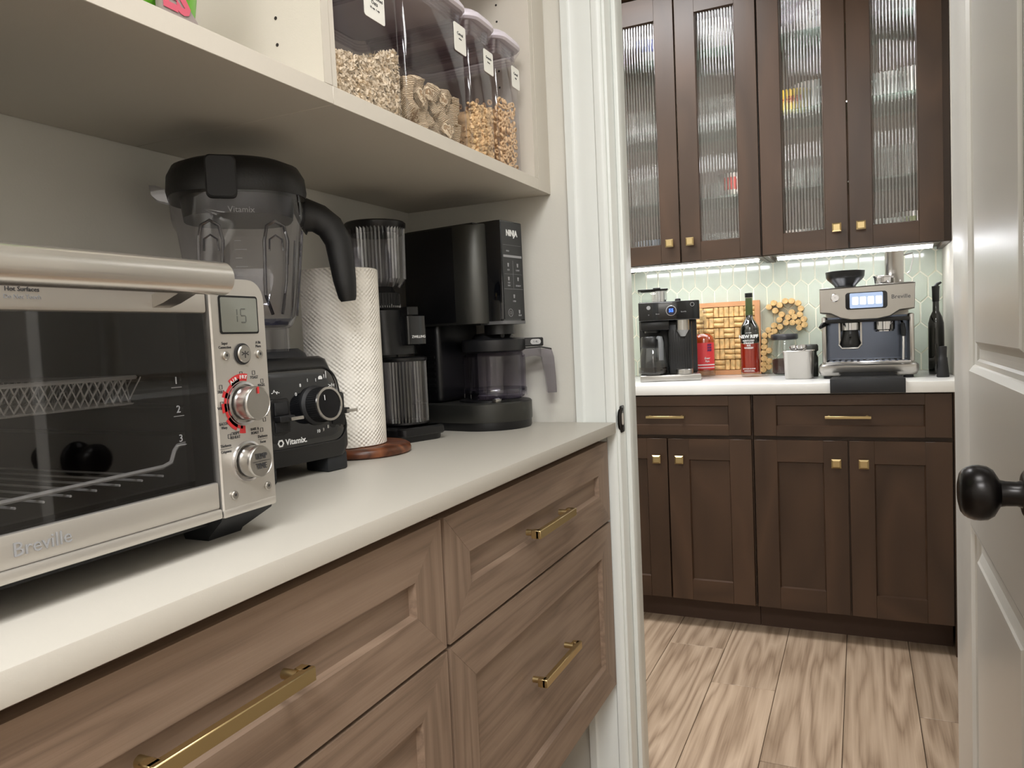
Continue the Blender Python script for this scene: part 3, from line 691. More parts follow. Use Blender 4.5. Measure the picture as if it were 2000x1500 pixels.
# ------------------------------------------------------------ blender
vx = thing('blender', 'large black blender with a smoky clear jug between oven and paper towels', 'blender', (-.876, .918, CT), PI / 2 - .14)
def sq(z, x0, x1, y0, y1, r, n=5): return [(p[0], p[1], z) for p in rrect(x0, x1, y0, y1, r, n)]
m = MB()
m.loft([sq(.024, -.096, .096, -.100, .100, .02), sq(.040, -.101, .101, -.106, .106, .022), sq(.075, -.102, .102, -.106, .108, .024), sq(.12, -.096, .096, -.100, .104, .026), sq(.165, -.087, .087, -.091, .096, .026), sq(.181, -.083, .083, -.086, .092, .026), sq(.186, -.076, .076, -.079, .085, .024)])
vb = m.build('motor_base', BLACK, vx)
m = MB(); m.loft([sq(.186, -.066, .066, -.066, .070, .03), sq(.192, -.066, .066, -.062, .066, .03), sq(.200, -.058, .058, -.055, .058, .03)]); m.build('jug_seat', BLACKM, vx)
for sx in (-1, 1):
    for sy in (-1, 1):
        m = MB(); m.box(sx * .072 - .022, sx * .072 + .022, sy * .072 - .026, sy * .072 + .026, 0, .03, bev=.004); m.build('foot', RUBBER, vx)
# slanted gloss face panel. surface y as a function of z
def fy(z): 
    T_ = [(.024, -.100), (.040, -.106), (.075, -.106), (.12, -.100), (.165, -.091), (.181, -.086)]
    for (za, ya), (zb_, yb_) in zip(T_, T_[1:]):
        if z <= zb_: return ya + (yb_ - ya) * (z - za) / (zb_ - za)
    return -.086
def panel(poly, off, th):
    """curved patch that follows the slanted front of the base"""
    t = MB(); cx0 = sum(p[0] for p in poly) / len(poly); cz0 = sum(p[1] for p in poly) / len(poly)
    Ls = []
    for q, o2 in ((1.0, th), (1.0, off * .4), (.965, off), (.8, off), (.55, off), (.25, off), (.02, off)):
        Ls.append([(cx0 + (p[0] - cx0) * q, fy(cz0 + (p[1] - cz0) * q) - o2, cz0 + (p[1] - cz0) * q) for p in poly])
    return t.loft(Ls)
P_ = rrect(-.080, .080, .050, .168, .026, 7)
P_ = [(p[0] * (1.06 - (p[1] - .05) * .9), p[1]) for p in P_]
fp = panel(P_, .0025, -.002).build('front_panel', GLOSS, vx)
m = MB(); m.tube([(p[0] * 1.02, fy(p[1]) - .0022, p[1]) for p in P_], .0016, 6, closed=True); m.build('panel_bead', BLACK, vx)
def vtilt(z): return math.atan2(fy(z + .01) - fy(z - .01), .02)
kz, kx = .110, .026; ty = fy(kz); TM = Matrix.Translation((kx, ty - .002, kz)) @ Matrix.Rotation(-.10, 4, 'X')
m = MB(); m.T = TM
m.lathe([(.031, .002), (.031, -.004), (.0285, -.007), (.0268, -.008), (.0262, -.030), (.0258, -.031)], seg=64, axis='y')
for k in range(48): a = 2 * PI * k / 48; m.box(.0264 * math.cos(a) - .0006, .0264 * math.cos(a) + .0006, -.029, -.009, .0264 * math.sin(a) - .0006, .0264 * math.sin(a) + .0006)
kb_ = m.build('dial', BLACKM, vx, label='black ribbed dial with a bright rim')
m = MB(); m.T = TM; m.lathe([(.0262, -.030), (.0260, -.0325), (.0225, -.0328), (.0222, -.0315)], seg=64, axis='y', cap=False); m.build('dial_rim', STEEL, kb_)
m = MB(); m.T = TM; m.lathe([(.0224, -.0314), (.0001, -.0322)], seg=64, axis='y', cap=False); m.build('dial_face', mat('spun_black_metal', (44, 44, 46), .25, .9), kb_)
m = MB(); m.T = TM; m.box(-.0095, -.0085, -.0331, -.0324, .006, .014); m.build('pointer', WHITE, kb_)
for sx, xx in ((-1, -.046), (1, .066)):
    zc = .099; m = MB(); m.prism(rrect(xx - .0175, xx + .0175, zc - .028, zc + .028, .006), 'y', fy(zc) - .0055, fy(zc) + .004, .001); b2 = m.build('paddle_frame', BLACK, vx)
    m = MB(); m.prism(rrect(xx - .012, xx + .013, zc + .003, zc + .0225, .002), 'y', fy(zc) - .0085, fy(zc) - .004, .001); m.prism(rrect(xx - .012, xx + .013, zc - .0225, zc - .006, .002), 'y', fy(zc) - .0075, fy(zc) - .004, .001)
    m.prism(rrect(xx - .012, xx + .016, zc - .006, zc + .003, .002), 'y', fy(zc) - .019, fy(zc) - .004, .001); m.build('paddle', BLACKM, b2)
    m = MB(); m.box(xx + .004, xx + .028, fy(zc) - .024, fy(zc) - .019, zc - .0045, zc + .0005, bev=.0008); m.build('paddle_edge', STEEL, b2)
m = MB()
letter(m, 'Vitamix.', .0125, -.020, fy(.061) - .0028, .061, .0002)
m.lathe([(.006, 0), (.006, -.0005), (.0035, -.0005), (.0035, 0)], (-.0495, fy(.061) - .0027, .061), 6, 'y', cap=False)
for x_, z_, s_ in ((-.046, .136, '-^v-'), (.066, .138, '>/=')): letter(m, s_, .010, x_, fy(z_) - .0028, z_)
for a, s_ in ((150, '0'), (125, '8'), (100, '1'), (76, 'I'), (-62, '8'), (-77, '9'), (-92, '10')): letter(m, s_, .0075, kx + .040 * math.cos(math.radians(a)), fy(kz + .040 * math.sin(math.radians(a))) - .0028, kz + .040 * math.sin(math.radians(a)))
m.cyl((.046, fy(.152) - .003, .151), .0042, .0006, 'y', 20); m.box(.0575, .0586, fy(.154) - .0032, fy(.154) - .0027, .146, .162); m.box(.0535, .0543, fy(.154) - .0032, fy(.154) - .0027, .148, .157)
m.build('lettering', WHITE, vx)
# jug
m = MB(); 
jl = [sq(.196, -.064, .064, -.062, .062, .05, 7), sq(.232, -.064, .064, -.062, .062, .05, 7), sq(.236, -.068, .068, -.068, .068, .040, 7), sq(.250, -.074, .074, -.076, .076, .036, 7), sq(.32, -.083, .083, -.083, .083, .040, 7), sq(.385, -.090, .090, -.089, .089, .050, 7), sq(.398, -.0965, .0965, -.095, .095, .060, 7), sq(.436, -.099, .099, -.098, .098, .075, 7)]
m.loft(jl, cap=False)
m.prism([(-.099, .446), (-.116, .452), (-.124, .452), (-.122, .438), (-.114, .430), (-.097, .426)], 'y', -.009, .009)
JR = -.62; JO = (-.012, 0, 0)
jug = m.build('jug', T_JAR, vx, JO, (0, 0, JR), label='smoky clear plastic jug')
FLM = thin('dark_plastic_edge', (.42, .42, .48), refl=2, base=.14)
for xx in (-.044, .046):
    m = MB()
    m.tube([(xx - .019, -.0865 + 0, .300 - .02), (xx - .0165, -.089, .36), (xx - .012, -.0915, .381), (xx, -.093, .388), (xx + .012, -.0915, .381), (xx + .0165, -.089, .36), (xx + .012, -.084, .30), (xx + .004, -.078, .252)], .0024, 8)
    m.tube([(xx - .019, -.0865, .28), (xx - .010, -.078, .252)], .0024, 8)
    m.build('moulded_flute', FLM, jug); m = MB()
    m.tube([(xx - .010, -.0875, .345), (xx - .009, -.088, .362), (xx, -.089, .368), (xx + .009, -.088, .362), (xx + .010, -.0875, .345)], .0016, 6)
    m.build('flute_ridge', FLM, jug)
for sy in (-1, 1): MB().tube([(.0885, sy * .055, .38), (.082, sy * .05, .32), (.074, sy * .045, .25)], .0022, 6).build('wall_ridge', FLM, jug)
m = MB(); m.loft([sq(.2365, -.066, .066, -.066, .066, .04), sq(.246, -.070, .070, -.070, .070, .04)]); m.build('jug_floor', mat('navy_clear_plastic', (20, 22, 48), .1), jug)
m = MB()
for k in range(4): a = k * PI / 2 + .5; m.loft([[(math.cos(a) * r - math.sin(a) * q, math.sin(a) * r + math.cos(a) * q, .250 + h) for q, h in ((-.006, 0), (.006, .002), (.006, .003), (-.006, .001))] for r, h in ((.002, 0), (.03, 0))])
m.cyl((0, 0, .246), .009, .012, 'z', 16); m.build('blade', STEEL, jug)
m = MB()
for k in range(8): m.box(-.012, -.003 if k % 2 else .004, -.0855 - k * .0006, -.0852 - k * .0006, .272 + k * .0125, .2726 + k * .0125)
m.build('measure_marks', GREYP, jug)
m = MB(); m.mesh(textmesh('Vitamix', .012), FR(.0, -.0965, .4035)); m.build('lettering', GREYP, jug)
m = MB(); m.loft([sq(.432, -.100, .100, -.099, .099, .076, 8), sq(.440, -.102, .102, -.101, .101, .078, 8), sq(.462, -.100, .100, -.099, .099, .078, 8), sq(.478, -.092, .092, -.091, .091, .075, 8), sq(.487, -.074, .074, -.073, .073, .066, 8), sq(.490, -.045, .045, -.045, .045, .044, 8)])
ld = m.build('lid', mat('black_rubber_lid', (8, 8, 8), .5, bump=.15, bscale=300), vx, JO, (0, 0, JR))
m = MB(); m.loft([sq(.402, -.080, .080, -.078, .078, .06), sq(.434, -.084, .084, -.082, .082, .065)]); m.build('lid_plug', mat('smoky_lid_plug', (20, 20, 23), .3), ld)
m = MB(); m.prism(rrect(-.046, -.004, .418, .478, .008), 'y', -.110, -.096, .002); m.build('lid_flap', BLACKM, ld)
m = MB(); R0 = [(.090, 0, .408), (.104, 0, .414), (.122, 0, .408), (.139, 0, .395), (.151, 0, .372), (.155, 0, .342), (.158, 0, .308), (.161, 0, .280)]
sec = [(.020, .029), (.018, .027), (.018, .024), (.018, .023), (.018, .022), (.017, .021), (.016, .019), (.013, .015)]
Ls = []
for i, (p, (wy, wn)) in enumerate(zip(R0, sec)):
    a = Vector(R0[max(i - 1, 0)]); b = Vector(R0[min(i + 1, len(R0) - 1)]); d = (b - a).normalized(); nn = Vector((d.z, 0, -d.x)) * -1
    Ls.append([Vector(p) + nn * wn * math.sin(t) + Vector((0, wy * math.cos(t) * .9, 0)) for t in [2 * PI * q / 16 for q in range(16)]])
e = Ls[-1]; c0 = sum(e, Vector()) / 16; Ls.append([c0 + (p - c0) * .8 + Vector((.001, 0, -.006)) for p in e])
m.loft(Ls); m.build('handle', mat('soft_black_grip', (10, 10, 11), .5), vx, JO, (0, 0, JR), label='soft black curved jug handle')

# black capped canister behind the oven
t = thing('storage_bottle', 'tall dark bottle with rounded black cap behind the oven and left of blender', 'bottle', (-.93, .765, CT))
MB().lathe([(.032, 0), (.034, .004), (.034, .25), (.030, .272), (.022, .285)], seg=32).build('body', mat('dark_grey_bottle', (40, 40, 42), .3), t)
MB().lathe([(.024, .286), (.029, .290), (.031, .300), (.0305, .318), (.026, .328), (.015, .333), (.0001, .334)], seg=32).build('cap', BLACK, t)

# ------------------------------------------------------------ paper towel on its holder
HX, HY = -.842, 1.142
t = thing('paper_towel_holder', 'dark walnut paper towel holder with brass-capped post right of the blender', 'paper towel holder', (HX, HY, CT))
MB().lathe([(.085, 0), (.089, .003), (.090, .008), (.088, .014), (.082, .018), (.0001, .0185)], seg=64).build('base', WALNUT, t)
MB().cyl((-.020, -.012, .018), .0115, .348, 'z', 24).build('post', WALNUT, t)
MB().lathe([(.0118, .366), (.0118, .382), (.010, .3835), (.0001, .384)], (-.020, -.012, 0), seg=24).build('post_cap', BRASS, t)
r0 = thing('paper_towel_roll', 'white embossed paper towel roll standing on the walnut holder', 'paper towel', (HX - .020, HY - .012, CT + .0187))
m = MB(); L_ = []
Rr = .0685; NN = 96; out = []
for i in range(NN + 1): a = math.radians(215) + 2 * PI * i / NN; q = Rr + .0012 * (i / NN); out.append((q * math.cos(a), q * math.sin(a)))
m.lathe([(.020, .0), (Rr - .002, 0), (Rr, .0015), (Rr, .318), (Rr - .002, .3195), (.020, .3195), (.0195, .31), (.0195, .01), (.020, 0)], seg=96, cap=False)
m.build('roll', TOWEL, r0)
m = MB()   # loose end of the sheet, standing a little off the roll
pts = [((Rr + .0008 + .013 * max(0, (i / 24 - .35)) ** 1.5) * math.cos(math.radians(170 + 55 + 2.9 * -i)), (Rr + .0008 + .013 * max(0, (i / 24 - .35)) ** 1.5) * math.sin(math.radians(170 + 55 + 2.9 * -i))) for i in range(0)]
pts = []
for i in range(26):
    a = math.radians(-40 - i * 3.0); q = Rr + .0006 + .016 * max(0, i / 25 - .3) ** 1.6; pts.append((q * math.cos(a), q * math.sin(a)))
poly = pts + [(p[0] * 1.006, p[1] * 1.006) for p in reversed(pts)]
m.loft([[(p[0], p[1], .001) for p in poly], [(p[0], p[1], .3185) for p in poly]]); m.build('loose_sheet', TOWEL, r0)

# zigzag canister
t = thing('canister', 'black canister with pale zigzag lines behind blender and paper towel roll', 'canister', (-.985, 1.150, CT))
MB().lathe([(.034, 0), (.036, .003), (.036, .186), (.034, .190), (.0001, .191)], seg=40).build('body', mat('black_tin', (12, 11, 12), .35), t)
m = MB()
for zc in (.150, .168):
    pts = []
    for k in range(41):
        a = 2 * PI * k / 40; ph = (k % 4) / 4; hgt = (1 - abs(ph * 2 - 1)) * .016 if True else 0
        pts.append((.0363 * math.cos(a), .0363 * math.sin(a), zc - hgt))
    m.tube(pts[:-1], .0011, 5, closed=True)
m.tube([(.0363 * math.cos(a), .0363 * math.sin(a), .118 + .002 * math.sin(6 * a)) for a in [2 * PI * k / 40 for k in range(40)]], .0012, 5, closed=True)
m.build('zigzag_print', GREYP, t)

# ------------------------------------------------------------ coffee grinder (faces +X)
def ribbed(m, r, z0, z1, n, amp, sc_y=1.0, c=(0, 0), r2=None):
    def lp(rr, z):
        return [(c[0] + (rr + (amp if k % 2 else 0)) * math.cos(2 * PI * k / (2 * n)), c[1] + (rr + (amp if k % 2 else 0)) * math.sin(2 * PI * k / (2 * n)) * sc_y, z) for k in range(2 * n)]
    m.loft([lp(r, z0), lp(r2 or r, z1)], cap=False); return m
gr = thing('coffee_grinder', 'black coffee grinder with ribbed smoked hopper between towel roll and coffee maker', 'coffee grinder', (-.932, 1.352, CT), PI / 2 - .36)
m = MB(); m.loft([sq(0, -.060, .060, -.128, .062, .03), sq(.004, -.062, .062, -.130, .064, .032), sq(.026, -.062, .062, -.130, .064, .032), sq(.030, -.058, .058, -.126, .060, .03)]); m.build('base', BLACK, gr)
m = MB(); m.loft([sq(.03, -.050, .050, .0, .060, .015), sq(.19, -.050, .050, .0, .060, .015)]); m.loft([sq(.178, -.052, .052, -.075, .060, .03), sq(.270, -.052, .052, -.068, .060, .03), sq(.275, -.046, .046, -.06, .055, .03)])
gb = m.build('body', BLACK, gr)
m = MB(); m.lathe([(.044, .275), (.044, .308), (.036, .310), (.033, .315), (.030, .322)], seg=48)
for k in range(40): a = 2 * PI * k / 40; m.box(.044 * math.cos(a) - .001, .044 * math.cos(a) + .001, .044 * math.sin(a) - .001, .044 * math.sin(a) + .001, .284, .306)
m.build('adjustment_ring', BLACKM, gr)
m = MB()
for k in range(28): a = PI + PI * k / 28; m.box(.0452 * math.cos(a) - .0003, .0452 * math.cos(a) + .0003, .0452 * math.sin(a) - .0003, .0452 * math.sin(a) + .0003, .277, .281 + (.003 if k % 7 == 0 else 0))
m.build('scale_marks', WHITE, gr, kind='stuff')
m = MB(); m.prism(rrect(.0, .052, -.095, -.060, .008), 'z', .196, .258, .002); m.build('button_box', GLOSS, gr)
m = MB(); m.prism(rrect(.006, .036, -.090, -.064, .004), 'z', .258, .276, .001); m.build('button', BLACK, gr)
m = MB(); letter(m, 'ZWILLING', .0075, .028, -.0955, .213, .0001); m.build('lettering', WHITE, gr)
m = MB(); m.loft([sq(.034, -.040, .040, -.040, .040, .03)] + [sq(.035, -.046, .046, -.046, .046, .034)]); m = MB()
ribbed(m, .0475, .036, .165, 44, .0022, c=(.004, -.066)); m.build('grounds_container', T_RIB, gr, label='ribbed smoked clear container')
m = MB(); m.lathe([(.046, .032), (.0495, .034), (.0495, .038), (.046, .039)], (.004, -.066, 0), 48); m.build('container_rim', BLACK, gr); m = MB(); m.lathe([(.050, .163), (.0515, .165), (.0515, .170), (.046, .172)], (.004, -.066, 0), 48); m.build('container_rim', BLACK, gr)
m = MB(); m.prism(rrect(-.055, .058, -.136, -.105, .012), 'z', .012, .030, .003); m.build('base_lip', BLACK, gr)
m = MB(); ribbed(m, .046, .320, .337, 50, .0022, r2=.058); ribbed(m, .058, .337, .447, 50, .0026, r2=.0605); m.build('hopper', T_RIB, gr, label='ribbed smoked clear bean hopper')
m = MB(); m.lathe([(.057, .432), (.059, .437), (.0645, .447), (.0650, .455), (.062, .458), (.0001, .459)], seg=56); m.build('hopper_lid', BLACK, gr)

# ------------------------------------------------------------ coffee maker with carafe (faces +X, turned a little to the camera)
nj = thing('coffee_maker', 'tall black coffee maker with touch panel against the door wall', 'coffee maker', (-.778, 1.548, CT), PI / 2 - .17)
def stad(z, w_, yb, r, yf=0.0):
    P = [(w_, yb), (w_, yf)] ; P += [(w_ * math.cos(a), yf - r * math.sin(a)) for a in [PI * q / 20 for q in range(1, 20)]] + [(-w_, yf), (-w_, yb)]
    return [(p[0], p[1], z) for p in P]
m = MB(); m.loft([stad(0, .093, .155, .095), stad(.004, .095, .157, .097), stad(.018, .095, .157, .097)]); m.build('base_foot', BLACK, nj)
m = MB(); m.loft([stad(.018, .096, .158, .098), stad(.020, .097, .159, .099), stad(.058, .097, .159, .099), stad(.061, .094, .157, .096)]); nb = m.build('base', DSTEEL, nj)
m = MB(); m.lathe([(.072, .061), (.072, .065), (.066, .066), (.0001, .066)], (0, -.004, 0), 48); m.build('warming_plate', BLACK, nj)
m = MB(); m.box(-.064, -.044, -.066, -.055, .061, .069, bev=.001); m.build('keep_warm_switch', STEEL, nj)
m = MB(); m.box(-.082, .070, .075, .157, .061, .27, bev=.012, seg=3)
for k in range(10): m.box(-.0835, -.080, .088, .115, .085 + k * .013, .091 + k * .013)
m.build('tower', BLACK, nj)
# upper body, brushed front corners, glossy head
m = MB(); P = [(.086, .157), (.086, .0)] + [(.086 - .044 + .044 * math.cos(a), -.0 - .055 * math.sin(a)) for a in [PI / 2 * q / 8 for q in range(1, 9)]] + [(-.086 + .044 - .044 * math.cos(a), -.055 * math.sin(a)) for a in [PI / 2 * (8 - q) / 8 for q in range(0, 8)]] + [(-.086, .0), (-.086, .157)]
m.loft([[(p[0] * .99, p[1], .246) for p in P], [(p[0], p[1], .250) for p in P], [(p[0], p[1], .458) for p in P], [(p[0] * .98, p[1] * .99, .462) for p in P]]); m.build('upper_body', DSTEEL, nj, (-.006, 0, -.010))
m = MB(); m.box(-.0868, -.085, .012, .154, .251, .4585); m.box(-.080, .080, -.040, .150, .4615, .4635); m.build('side_panel', BLACK, nj, (-.006, 0, -.010))
m = MB(); H_ = [(-.045, -.030), (-.045, -.082), (-.041, -.090), (.041, -.090), (.045, -.082), (.045, -.030)]
m.loft([[(p[0], p[1], z) for p in H_] for z in (.250, .4655)] + [[(p[0] * .97, p[1] * .99, .4675) for p in H_]]); hd = m.build('head', GLOSS, nj, (-.013, 0, -.011))
m = MB(); m.prism(rrect(-.0385, .0385, .254, .4645, .002), 'y', -.0912, -.089); m.build('touch_panel', mat('touch_panel_black', (34, 34, 35), .3), hd)
m = MB(); m.loft([[(p[0] * 1.015, p[1] * 1.005, z) for p in H_] for z in (.2435, .2505)]); m.build('trim_strip', mat('grey_trim', (112, 112, 114), .35, .6), hd)
m = MB(); m.cyl((0, -.045, .222), .034, .022, 'z', 32); m.cyl((0, -.050, .205), .007, .018, 'z', 12); m.build('brew_outlet', BLACK, nj, (-.010, 0, -.011))
m = MB(); m.cyl((-.004, -.06, .196), .006, .014, 'z', 10, r2=.008); m.build('drip_valve', CHROME, nj, (-.010, 0, -.011))
m = MB(); letter(m, 'NINJA', .0185, 0, -.0915, .441, .0006, sx=.85); m.build('lettering', WHITE, hd)
m = MB(); yy = -.0916
m.box(-.035, .035, yy, yy + .0004, .3885, .3935)
def box_o(x0, x1, z0, z1):
    for a in ((x0, x1, z0, z0 + .0004), (x0, x1, z1 - .0004, z1), (x0, x0 + .0004, z0, z1), (x1 - .0004, x1, z0, z1)): m.box(a[0], a[1], yy, yy + .0003, a[2], a[3])
m.box(-.034, .034, yy, yy + .0003, .415, .4153); m.box(-.0002, .0002, yy, yy + .0003, .322, .382); m.box(-.034, .034, yy, yy + .0003, .352, .3523); m.box(-.036, .036, yy, yy + .0004, .3195, .3200)
for x_, z_, s_ in ((-.018, .361, 'ICED'), (.018, .361, 'CLASSIC'), (-.018, .327, 'RICH'), (.018, .327, 'SPECIALTY'), (.0, .293, '1 POD'), (.020, .262, 'DELAY'), (-.018, .402, 'MENU'), (.018, .333, ''), (-.018, .333, 'ICED')): 
    if s_: letter(m, s_, .0050, x_, yy, z_, sx=.8)
for x_, z_ in ((-.018, .372), (.018, .372), (-.018, .342), (.018, .342), (0, .304), (.018, .270)):
    m.loft([[(x_ - .002, y_, z_ - .004), (x_ + .002, y_, z_ - .004), (x_ + .003, y_, z_ + .004), (x_ - .003, y_, z_ + .004)] for y_ in (yy, yy + .0003)])
m.lathe([(.0088, yy), (.0088, yy + .0003), (.0078, yy + .0003), (.0078, yy)], (-.016, 0, .268), 28, 'y', cap=False); m.lathe([(.0035, yy), (.0035, yy + .0003), (.0028, yy + .0003)], (-.016, 0, .268), 20, 'y', cap=False)
m.build('panel_print', GREYP, hd)
# carafe
cf = thing('coffee_carafe', 'smoked clear plastic coffee carafe with black lid on the coffee maker plate', 'carafe', (-.764, 1.555, CT + .0665), .50)
m = MB(); m.lathe([(.056, 0), (.062, .003), (.0655, .010), (.066, .018), (.0665, .080), (.066, .096), (.058, .104), (.058, .112)], seg=56, cap=False); m.lathe([(.056, .0), (.0001, .001)], seg=56, cap=False); cf.scale = (1.08, 1.08, 1.0); cb = m.build('jug', T_CAR, cf)
m = MB(); m.lathe([(.0668, .012), (.0674, .013), (.0674, .021), (.0668, .022)], seg=56, cap=False)
for k in range(10): a = 2 * PI * k / 10; m.box(.0663 * math.cos(a) - .0004, .0663 * math.cos(a) + .0004, .0663 * math.sin(a) - .0004, .0663 * math.sin(a) + .0004, .003, .022)
m.build('base_band', thin('smoked_band', (.45, .44, .5), base=.1), cb)
m = MB(); m.lathe([(.058, .104), (.0665, .108), (.0675, .113), (.0675, .132), (.064, .135), (.046, .136), (.042, .142), (.0395, .147), (.022, .149), (.0001, .1485)], seg=56); m.prism(rrect(.055, .106, -.012, .012, .006), 'z', .114, .134, .002)
cl = m.build('lid', mat('black_carafe_lid', (24, 24, 26), .35), cf)
m = MB(); m.prism(rrect(.078, .100, .1185, .1305, .0055), 'y', -.0125, -.0118); m.build('volume_badge', mat('badge_grey', (176, 176, 176), .4), cl)
m = MB(); letter(m, '1.4L', .0065, .089, -.0128, .1245); m.build('lettering', INK, cl)
m = MB(); m.loft([[(x_, y_, z_) for y_, z_ in ((-.011, z0), (.011, z0), (.011, z1), (-.011, z1))] for x_, z0, z1 in ((.060, .090, .109), (.085, .092, .110), (.100, .089, .110))]); m.loft([[(x_ + a, y_, z_) for a, y_ in ((0, -.011), (w2, -.011), (w2, .011), (0, .011))] for x_, w2, z_ in ((.094, .028, .1075), (.101, .026, .088), (.108, .0215, .040), (.1105, .0195, .006))])
m.build('handle', thin('smoked_handle', (.52, .5, .56), base=.12), cb)
m = MB(); m.loft([[(.068, -.0112, .1085), (.100, -.0112, .1105), (.1225, -.0112, .1045), (.1225, .0112, .1045), (.100, .0112, .1105), (.068, .0112, .1085)], [(.068, -.0112, .112), (.100, -.0112, .1135), (.1225, -.0112, .108), (.1225, .0112, .108), (.100, .0112, .1135), (.068, .0112, .112)]]); m.build('handle_cap', BLACK, cb)

# ------------------------------------------------------------ snack bag on the shelf
t = thing('snack_bag', 'green and pink snack bag standing at the left end of the shelf', 'snack bag', (-.700, .572, SZ1 + .0005), PI / 2 + .06)
m = MB(); Ls = []
for z, hw, hd_ in ((0, .098, .004), (.012, .100, .022), (.05, .102, .034), (.12, .102, .036), (.20, .101, .026), (.24, .100, .006), (.26, .100, .001)):
    Ls.append([(hw * math.cos(a) * (1 if abs(math.cos(a)) < .98 else 1), math.copysign(abs(math.sin(a)) ** .7, math.sin(a)) * hd_ * (1 + .06 * math.sin(5 * a + z * 30)), z) for a in [2 * PI * q / 40 for q in range(40)]])
m.loft(Ls); bag = m.build('bag', GREENB, t)
m = MB(); m.prism([(.02, .004), (.076, .004), (.068, .014), (.055, .026), (.02, .036)], 'y', -.0385, -.030); m.build('window', TAUPE, bag)
m = MB(); letter(m, 'ES', .040, .040, -.0392, .026, .002); letter(m, 'U', .040, -.008, -.0400, .030, .002); m.build('lettering', PINK, bag)

# ------------------------------------------------------------ food containers on the shelf
SZ = SZ1 + .0006
def container(label, ya, yb, xf, depth, h, text, lab_yz, over=.006):
    """square clear tub facing +X; local x across (world +Y), front at y=0"""
    t = thing('food_container', label, 'food container', (xf, (ya + yb) / 2, SZ), PI / 2)
    w2 = (yb - ya) / 2; m = MB(); r = .016; nk = w2 - .004; ov_ = over
    m.loft([sq(.001, -w2 + .003, w2 - .003, .003, depth - .003, r), sq(.006, -w2, w2, 0, depth, r), sq(h - .052, -w2, w2, 0, depth, r), sq(h - .044, -w2 + .004, w2 - .004, .004, depth - .004, r), sq(h - .036, -w2 + .002, w2 - .002, .002, depth - .002, r), sq(h - .018, -w2 - ov_ + .004, w2 + ov_ - .004, -ov_ + .004, depth + .002, r)], cap=False)
    m.loft([sq(.001, -w2 + .003, w2 - .003, .003, depth - .003, r), sq(.0015, -w2 + .004, w2 - .004, .004, depth - .004, r)])
    b = m.build('tub', T_CONT, t)
    m = MB(); m.loft([sq(h - .020, -w2 - ov_ + .0035, w2 + ov_ - .0035, -ov_ + .0035, depth + .0025, .032, 8), sq(h - .016, -w2 - ov_, w2 + ov_, -ov_, depth + .006, .034, 8), sq(h - .011, -w2 - ov_, w2 + ov_, -ov_, depth + .006, .034, 8), sq(h - .003, -w2 - ov_ + .005, w2 + ov_ - .005, -ov_ + .005, depth + .0, .034, 8), sq(h + .006, -w2 + .006, w2 - .006, .006, depth - .006, .03, 8), sq(h + .011, -w2 + .020, w2 - .020, .020, depth - .02, .024, 8)])
    l = m.build('lid', T_LID, t)
    m = MB(); m.loft([sq(h - .046, -w2 + .006, w2 - .006, .006, depth - .006, r), sq(h - .020, -w2 + .002, w2 - .002, .002, depth - .002, r)], cap=False)
    for z in (.042, .036, .030): m.loft([sq(h - z, -w2 + .0045, w2 - .0045, .0045, depth - .0045, r), sq(h - z + .002, -w2 + .003, w2 - .003, .003, depth - .003, r)], cap=False)
    m.build('seal', thin('lilac_seal', (.80, .77, .82), base=.14), l)
    y0, y1, z0, z1 = lab_yz; cy0 = (ya + yb) / 2
    m = MB(); m.prism(rrect(y0 - cy0, y1 - cy0, z0 - SZ, z1 - SZ, .004), 'y', -.0014, -.0004); lb = m.build('label', LABEL, t)
    m = MB(); xc, zc = (y0 + y1) / 2 - cy0, (z0 + z1) / 2 - SZ
    for i, (s_, sz) in enumerate(text): letter(m, s_, sz, xc, -.0016, zc + .008 - i * .0085)
    m.build('lettering', INK, lb); return t
XF = -.6545

XF = -.6575
container('wide clear container of rolled oats, leftmost on the shelf', .8755, 1.0575, XF, .24, .268, (('Old Fashioned', .0075), ('Oats', .0085), ('1/2 cup : 1 cup', .0042)), (.957, 1.010, 1.600, 1.652))
container('tall clear container of shredded wheat, second from left', 1.0745, 1.282, XF, .24, .268, (('Cereal', .0085), ('wheat', .0045)), (1.235, 1.279, 1.639, 1.690), .009)
container('narrow clear container of granola, second from right on the shelf', 1.3025, 1.398, XF, .24, .272, (('Granola', .0075), ('honey', .0045)), (1.353, 1.394, 1.636, 1.680), .011)
container('narrow clear container of ring cereal, rightmost on the shelf', 1.4225, 1.526, XF, .24, .276, (('Cereal', .0075), ('rings', .0045)), (1.484, 1.523, 1.643, 1.687), .011)
# ------------------------------------------------------------ what the containers hold
def rnd_rot(): return Matrix.Rotation(random.uniform(0, 6.28), 4, 'Z') @ Matrix.Rotation(random.uniform(0, 3.14), 4, 'X') @ Matrix.Rotation(random.uniform(0, 6.28), 4, 'Z')
def flake_bm(m, T, r, th):
    old = m.T; m.T = T
    R = [(r * math.cos(a) * 1.25, r * .7 * math.sin(a), 0) for a in [2 * PI * q / 7 for q in range(7)]]
    t = bmesh.new(); vs_ = [t.verts.new(p) for p in R]; a = t.verts.new((0, 0, th)); b = t.verts.new((0, 0, -th))
    for i in range(7): t.faces.new((vs_[i], vs_[(i + 1) % 7], a)); t.faces.new((vs_[(i + 1) % 7], vs_[i], b))
    m._add(t); m.T = old
def fillheight(u, base, slope, wob, ph): return base + slope * u + wob * math.sin(7 * u + ph)
random.seed(11)
ya, yb = .880, 1.052; xf = XF - .004
m = MB(); m.prism([(ya, SZ + .004), (yb, SZ + .004), (yb, 1.560), (ya + .10, 1.530), (ya + .03, 1.522), (ya, 1.520)], 'x', xf - .222, xf - .006)
